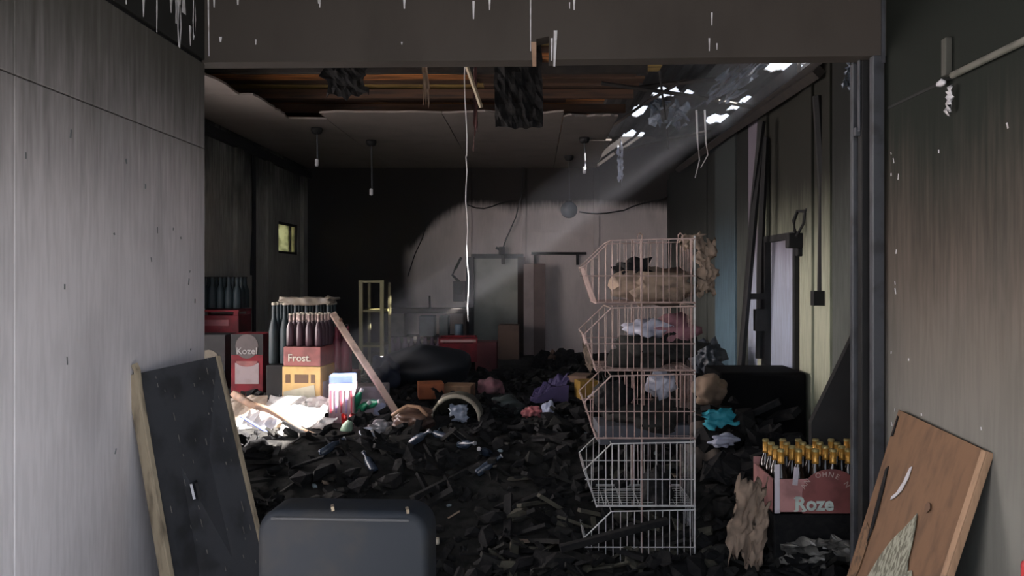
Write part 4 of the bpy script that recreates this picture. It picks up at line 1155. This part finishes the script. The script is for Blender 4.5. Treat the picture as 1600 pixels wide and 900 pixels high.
# open drum-like bag
t = thing('open_sack', 'open olive-white sack with a dark mouth facing the doorway', 'sack', at(712, 690, 6.1))
pts = []
mb = MB()
prof = []
for j in range(9):
    tt = j / 8
    ring = []
    for k in range(20):
        a_ = 2 * PI * k / 20
        rr = (.19 - .03 * abs(tt - .4)) * (1 + .12 * noise.noise(Vector((math.cos(a_) * 2, math.sin(a_) * 2, tt * 2))))
        ring.append((rr * math.cos(a_), .02 + tt * .32, .16 + rr * .98 * math.sin(a_)))
    prof.append(ring)
vs = [v for r_ in prof for v in r_]
fs = [(j * 20 + k, j * 20 + (k + 1) % 20, (j + 1) * 20 + (k + 1) % 20, (j + 1) * 20 + k) for j in range(8) for k in range(20)] + [tuple(range(160, 180))]
mb.add(vs, fs)
sk = obj('shell', mb, mat('olive_black_sack', (0.09, 0.085, 0.06), .7, CHAR, .7, 6), t, smooth=True)
md = sk.modifiers.new('solid', 'SOLIDIFY'); md.thickness = .012
mb = MB()
mb.tube([(.185 * math.cos(a_), .015, .16 + .185 * math.sin(a_)) for a_ in [math.radians(g) for g in range(-75, 150, 15)]], .017, 7)
obj('rolled_rim', mb, mat('pale_rim_cloth', (0.26, 0.24, 0.19), .7, (0.1, 0.09, 0.07), .6, 9), t, smooth=True)
obj('film_in_mouth', MB().sheet((-.06, -.01, .14), (.16, 0, .0), (0, .03, .15), 8, 8, .05, 2, .003, 5, .3), mat('blue_grey_film', (0.26, 0.30, 0.38), .3, (0.04, 0.05, 0.07), .7, 10), t, smooth=True, label='blue-grey film hanging in the mouth')
bag(670, 575, 8.3, (.95, .6, .50), mat('black_tarp', (0.008, 0.011, 0.016), .55, (0.02, 0.022, 0.028), .5, 4), 'large black tarpaulin mound in front of the red crate', 11, 'black_tarpaulin', 'tarpaulin', .35, 1.2)
bag(600, 590, 8.0, (.3, .4, .4), mat('navy_cloth', (0.012, 0.02, 0.045), .7), 'navy blue cloth at the left foot of the black mound', 12, 'blue_cloth', 'cloth')
t, w_, h_, f_ = case_box(650, 690, 600, 624, 7.2, .25, mat('orange_card', (0.34, 0.10, 0.035), .7, (0.12, 0.04, 0.02), .6, 7), 'orange cardboard box below the black mound', rz=.2, cat='box', name='cardboard_box')
t, w_, h_, f_ = case_box(692, 738, 603, 626, 7.3, .25, mat('tan_card', (0.30, 0.18, 0.10), .7, (0.08, 0.05, 0.03), .6, 7), 'tan cardboard box right of the orange one', rz=-.1, cat='box', name='cardboard_box')
bag(768, 608, 7.6, (.24, .25, .22), M_pink, 'dull pink bag right of the tan box', 13)
bag(790, 640, 6.6, (.3, .25, .2), mat('dark_teal_bag', (0.025, 0.035, 0.035), .5), 'dark grey-teal bag right of the open sack', 14)
# red crate and boxes by the back wall
t, w_, h_, f_ = open_crate(684, 742, 528, 566, 8.8, .4, M_redc, 'red plastic crate with a worn pale rim before the pale door', rz=.1)
obj('rim_band', MB().box((0, f_ - .006, h_ * .88), (w_ * .95, .01, h_ * .10)), mat('worn_pale_rim', (0.45, 0.30, 0.28), .6), t, label='worn pale rim')
t, w_, h_, f_ = case_box(742, 776, 535, 590, 9.6, .35, mat('dark_maroon_card', (0.12, 0.025, 0.03), .7), 'dark maroon box right of the red crate', name='cardboard_box', cat='box')
t, w_, h_, f_ = case_box(778, 811, 508, 590, 11.0, .3, mat('brown_card', (0.13, 0.085, 0.065), .8, (0.05, 0.035, 0.03), .5, 5), 'tall brown cardboard box leaning on the pale door', name='cardboard_box', cat='box')
t, w_, h_, f_ = case_box(834, 852, 412, 600, 11.6, .08, mat('brown_grey_board', (0.17, 0.13, 0.125), .8, (0.09, 0.07, 0.07), .5, 3), 'narrow brown-grey upright board right of the pale door', name='upright_board', cat='board')
t, w_, h_, f_ = case_box(818, 834, 412, 600, 11.7, .06, mat('pink_grey_board', (0.36, 0.31, 0.31), .8, (0.2, 0.17, 0.17), .5, 3), 'pinkish-grey upright board between brown post and brown-grey board', name='upright_board', cat='board')
# dark clutter below the pale wall
for k, (px, py, d, lab) in enumerate(((850, 570, (.25, .3, .28), 'black burnt heap below the brown-grey board'), (885, 565, (.32, .3, .30), 'black burnt heap left of the wire rack by the back wall'), (865, 560, (.12, .15, .18), 'dark brown pot in the burnt heap by the back wall'))):
    c = at(px, py, 10.0)
    obj('burnt_heap', MB().blob(c, d, 3, .7, 2, 80 + k), M_char if k < 2 else mat('dark_brown', (0.09, 0.05, 0.035), .7), label=lab, cat='heap')
# purple cloth, red-white bag, yellow box
obj('purple_cloth', MB().sheet(at(826, 632, 7.0), at(888, 604, 7.0) - at(826, 632, 7.0), Vector((.03, .22, .10)), 12, 8, .05, 2, .006, 91, .15).prism([at(830, 630, 6.98), at(888, 628, 6.98), at(889, 602, 6.98), at(862, 606, 6.98)], (0, .05, 0)), mat('purple_fabric', (0.035, 0.025, 0.09), .7, (0.02, 0.015, 0.05), .5, 8), label='dark purple folded cloth left of the wire rack', cat='cloth')
bag(832, 645, 6.3, (.16, .14, .10), mat('red_pink_print_bag', (0.42, 0.13, 0.14), .4, (0.08, 0.03, 0.03), .6, 14), 'red printed plastic bag below the purple cloth', 21, amp=.9, fr=2.5)
bag(857, 640, 6.25, (.10, .1, .13), mat('pale_blue_white_bag', (0.50, 0.55, 0.72), .4, (0.25, 0.28, 0.4), .5, 10), 'pale blue-white bag right of the red printed bag', 22)
t, w_, h_, f_ = case_box(902, 934, 596, 624, 6.9, .2, mat('yellow_orange_card', (0.24, 0.14, 0.02), .7, (0.08, 0.05, 0.02), .6, 8), 'yellow-orange box behind the mouth of the third wire basket', name='cardboard_box', cat='box', rz=.2)
obj('shiny_scrap', MB().sheet(at(917, 626, 6.2), Vector((.06, 0, .06)), Vector((.01, .08, .01)), 5, 5, .02, 2, .003, 9, .2), M_foil, label='small shiny silver scrap beside the yellow-orange box', cat='scrap')
t, w_, h_, f_ = case_box(893, 925, 588, 598, 7.4, .3, mat('brown_flat_card', (0.22, 0.14, 0.10), .8), 'flat brown card lying on the heap behind the yellow-orange box', name='cardboard_sheet', cat='card', rz=-.3)

# yellow metal shelf frame
Y = 9.4
t = thing('metal_shelf', 'yellow metal shelf frame standing before the black back corner', 'shelf', at(580, 590, Y))
q = t.location
M_yelm = mat('yellow_green_metal', (0.13, 0.12, 0.045), .5, (0.12, 0.10, 0.04), .5, 6)
def loc(px, py, yo=0): 
    v = at(px, py, Y); return Vector((v.x - q.x, yo, v.z - q.z))
for px in (564, 597):
    obj('post', MB().box((loc(px, 0).x, 0, (loc(px, 438).z + 0) / 2 - .04), (.045, .035, loc(px, 438).z + .08)), M_yelm, t)
    obj('post', MB().box((loc(px, 0).x + .02, .38, (loc(px, 438).z + 0) / 2 - .04), (.03, .03, loc(px, 438).z + .02)), mat('dark_yellow_metal', (0.10, 0.09, 0.04), .6), t)
for py in (440, 486, 541):
    obj('shelf_board' if py > 450 else 'top_rail', MB().box((loc(580.5, 0).x, .0 if py < 450 else .19, loc(580, py).z), (.27, .03 if py < 450 else .40, .025)), M_yelm, t)
# dark counter with grey boxes
Y = 10.6
t = thing('counter_shelf', 'dark counter shelf below the clean patch of the back wall', 'shelf', at(665, 600, Y))
q = t.location
obj('top', MB().box((0, .2, at(0, 486, Y).z - q.z), (1.12, .5, .06)), M_beam, t)
obj('shelf_board', MB().box((0, .2, at(0, 528, Y).z - q.z), (1.12, .5, .04)), M_beam, t)
for sx in (-.52, .52):
    obj('side_panel', MB().box((sx, .2, (at(0, 490, Y).z - q.z) / 2), (.04, .48, at(0, 490, Y).z - q.z)), M_beam, t)
for k, (a0, a1, lab, col) in enumerate(((606, 632, 'beige-grey box on the shelf right of the yellow frame', (.16, .15, .13)), (655, 678, 'blue-grey box in the middle of the dark counter shelf', (.07, .09, .11)), (686, 700, 'small teal-grey box at the right of the dark counter shelf', (.08, .11, .11)))):
    tt_, w_, h_, f_ = case_box(a0, a1, 494 - (6 if k == 0 else 0), 526, 10.65, .25, mat('shelf_box_%s' % 'abc'[k], col, .7), lab, name='storage_box', cat='box')
obj('small_can', MB().lathe([(.06, 0), (.06, .16), (.05, .17)], 14, at(717, 526, 10.65)), mat('pale_blue_can', (.2, .27, .34), .4), label='small pale blue can on the dark counter shelf', cat='can', smooth=True)
obj('upright_stick', MB().tube([at(672, 486, 10.9), at(671, 462, 10.9)], .015, 6), M_black, label='short dark stick standing on the counter top', cat='stick')
t = thing('wall_box', 'dark burnt switch box on the wall left of the pale door', 'box', at(718, 455, 11.85))
obj('housing', MB().box((0, 0, 0), (.18, .14, .30)), mat('sooty_lilac_box', (.075, .065, .075), .7), t, bevel=.01)
obj('lid', MB().box((-.01, -.08, .04), (.12, .02, .16)), M_slate, t, bevel=.004)
obj('loose_wire', MB().tube([(0, -.05, .14), (-.1, -.06, .24), (-.05, -.06, .34), (.03, -.05, .5)], .02, 5), M_black, t)
# bottles, jars far behind crate (dark pink row)
pj = bottle_proto('jar', 'dull violet jar in the row below the dark counter', 'jar', mat('dull_violet', (.10, .07, .10), .4, bmp=0), M_black, M_black, h=.24, r=.05, neck=False)
pj['group'] = 'dull violet jars below the counter'
first = True
for i in range(8):
    p = at(612 + i * 10.5, 556, 9.9)
    if first: pj.location = p; first = False
    else: dup(pj, p)
t, w_, h_, f_ = case_box(604, 694, 556.3, 600, 9.9, .3, M_char, 'long black burnt chest under the row of violet jars', name='burnt_chest', cat='chest')

# ------------------------------------------------------------------ right side clutter
obj('turquoise_cloth', MB().sheet(at(1088, 640, 5.2), at(1145, 630, 5.2) - at(1088, 640, 5.2), at(1100, 676, 5.12) - at(1088, 640, 5.2), 12, 10, .03, 1.6, .006, 101, .45), mat('turquoise_fabric', (0.015, 0.24, 0.31), .6, (0.01, 0.12, 0.16), .5, 6), label='turquoise cloth lying right of the wire rack', cat='cloth', smooth=True)
bag(1108, 608, 5.5, (.22, .25, .20), mat('tan_dusty_sack', (0.17, 0.12, 0.085), .9, (0.05, 0.035, 0.03), .6, 8), 'dusty tan sack above the turquoise cloth', 31, 'sack', 'sack')
bag(1130, 688, 5.15, (.16, .12, .08), mat('lilac_grey_paper', (0.36, 0.38, 0.48), .6, (0.1, 0.1, 0.14), .5, 10), 'small lilac-grey paper below the turquoise cloth', 32, 'crumpled_paper', 'paper', 1.0)
bag(1108, 735, 5.4, (.34, .36, .72), mat('brown_dust_sack', (0.07, 0.055, 0.045), .9), 'dark brown sack below the turquoise cloth', 33, 'sack', 'sack')
obj('broken_plank', MB().tube([at(1142, 606, 6.6), at(1192, 582, 6.8)], .045, 4), mat('dusty_plank', (0.22, 0.20, 0.17), .8, (0.07, 0.06, 0.05), .6, 8), label='dusty grey broken plank on the heap before the blue-lit board', cat='plank')
bag(1105, 560, 7.2, (.26, .3, .3), mat('blue_black_debris', (0.035, 0.045, 0.06), .5, CHAR, .7, 10), 'blue-black burnt bundle right of the second wire basket', 34, 'burnt_bundle', 'bundle', 1.0, 3)
# diagonal poles and cables at the right wall
obj('leaning_pole', MB().tube([at(1190, 190, 6.5), at(1178, 330, 6.5), at(1158, 572, 6.7)], .035, 6), M_black, label='black pole leaning diagonally at the right wall between blue-lit and cream boards', cat='pole')
obj('hanging_cable_bundle', MB().tube([at(1196, 215, 6.7), at(1188, 400, 6.7), at(1186, 560, 6.7)], .03, 6).box(at(1180, 463, 6.65), (.16, .05, .05)).box(at(1188, 500, 6.65), (.10, .06, .18)), M_black, label='black cable bundle with burnt box hanging left of the white side door', cat='cable')
obj('hanging_cable_bundle', MB().tube([at(1276, 150, 5.5), at(1286, 300, 5.5), at(1284, 455, 5.5)], .030, 6).tube([at(1290, 150, 5.5), at(1294, 300, 5.5), at(1290, 455, 5.5)], .022, 6).box(at(1284, 466, 5.45), (.13, .07, .10)), M_black, label='thick black cable bundle with a black box hanging right of the white side door', cat='cable')
obj('curled_cable', MB().tube([at(1278, 225, 5.7), at(1270, 320, 5.7), at(1258, 330, 5.75), at(1246, 330, 5.8), at(1240, 345, 5.8), at(1242, 362, 5.8)], .014, 6).tube([at(1258, 330, 5.75), at(1255, 350, 5.75), at(1244, 370, 5.75)], .010, 6), M_black, label='black curled cable above the white side door', cat='cable')
obj('burnt_door_closer', MB().box(at(1243, 376, 5.85), (.13, .08, .11)).box(at(1252, 392, 5.85), (.08, .06, .08)), M_black, label='burnt black lump at the top right of the white side door', cat='fitting', bevel=.01)
obj('leaning_black_board', MB().prism([at(1268, 660, 4.85), at(1345, 500, 4.75), at(1345, 740, 4.75), at(1268, 740, 4.85)], (0, .05, 0)), M_black, label='black board leaning diagonally behind the dark rail', cat='board')
obj('black_cabinet', MB().box((at(1180, 0, 5.7).x + .04, 5.9, .50), (.62, .5, .95)), mat('black_burnt_cabinet', (0.003, 0.003, 0.0035), .95, (0.006, .006, .006), .5, 5, spec=.1), label='black burnt cabinet behind the torn cardboard', cat='cabinet', bevel=.02)

# charred planks and bottles lying on the near rubble
for k in range(16):
    x = R.uniform(-1.3, 1.0); y = R.uniform(4.5, 5.9)
    if k == 0:
        cp = obj('charred_plank', MB().box((0, 0, 0), (.55, .05, .03)), M_char, label='short charred plank lying in the near black rubble', cat='plank', group='charred planks in the near rubble', bevel=.004, origin=False)
        o_ = cp
    else:
        o_ = cp.copy(); C.objects.link(o_)
    o_.location = (x, y, gh(x, y) + .05)
    o_.rotation_euler = (R.uniform(-.2, .2), R.uniform(-.35, .35), R.uniform(0, 3.1))
pn = bottle_proto('sooty_bottle', 'sooty blue-grey bottle lying in the black rubble', 'bottle', mat('sooty_blue_plastic', (0.03, 0.042, 0.065), .25, CHAR, .7, 14, bmp=0), M_black, mat('grey_cap', (.25, .25, .27), .5, bmp=0), h=.20, r=.03, neck=False)
pn['group'] = 'sooty bottles in the rubble'
first = True
for (px, py, Y) in ((585, 740, 5.2), (700, 700, 5.6), (718, 708, 5.5), (765, 725, 5.4), (500, 712, 5.4), (640, 712, 5.5), (745, 740, 5.2)):
    v = at(px, py, Y); v.z = max(v.z, gh(v.x, v.y) + .03)
    rt = (R.uniform(.6, 1.5) * R.choice((1, -1)), R.uniform(-.4, .4), R.uniform(0, 6))
    if first: pn.location = v; pn.rotation_euler = rt; first = False
    else: dup(pn, v, rt)
obj('pale_cap', MB().lathe([(.012, 0), (.014, .01), (.012, .035)], 10, at(683, 850, 4.6)), M_creamcap, label='tiny pale cap just right of the black padded chair', cat='cap')

# ------------------------------------------------------------------ haze in the room
M_haze = bpy.data.materials.new('thin_smoke')
M_haze.use_nodes = True
nt = M_haze.node_tree; nt.nodes.clear()
o_ = nt.nodes.new('ShaderNodeOutputMaterial'); v_ = nt.nodes.new('ShaderNodeVolumeScatter')
v_.inputs['Density'].default_value = 0.0048
v_.inputs['Color'].default_value = (0.85, 0.88, 1.0, 1)
nt.links.new(v_.outputs[0], o_.inputs['Volume'])
hz = obj('haze', MB().span((IL + .01, YF + .26, .01), (IR + .05, YB - .01, 3.78)), M_haze, label='thin smoky haze hanging in the burnt room', cat='haze', kind='stuff')
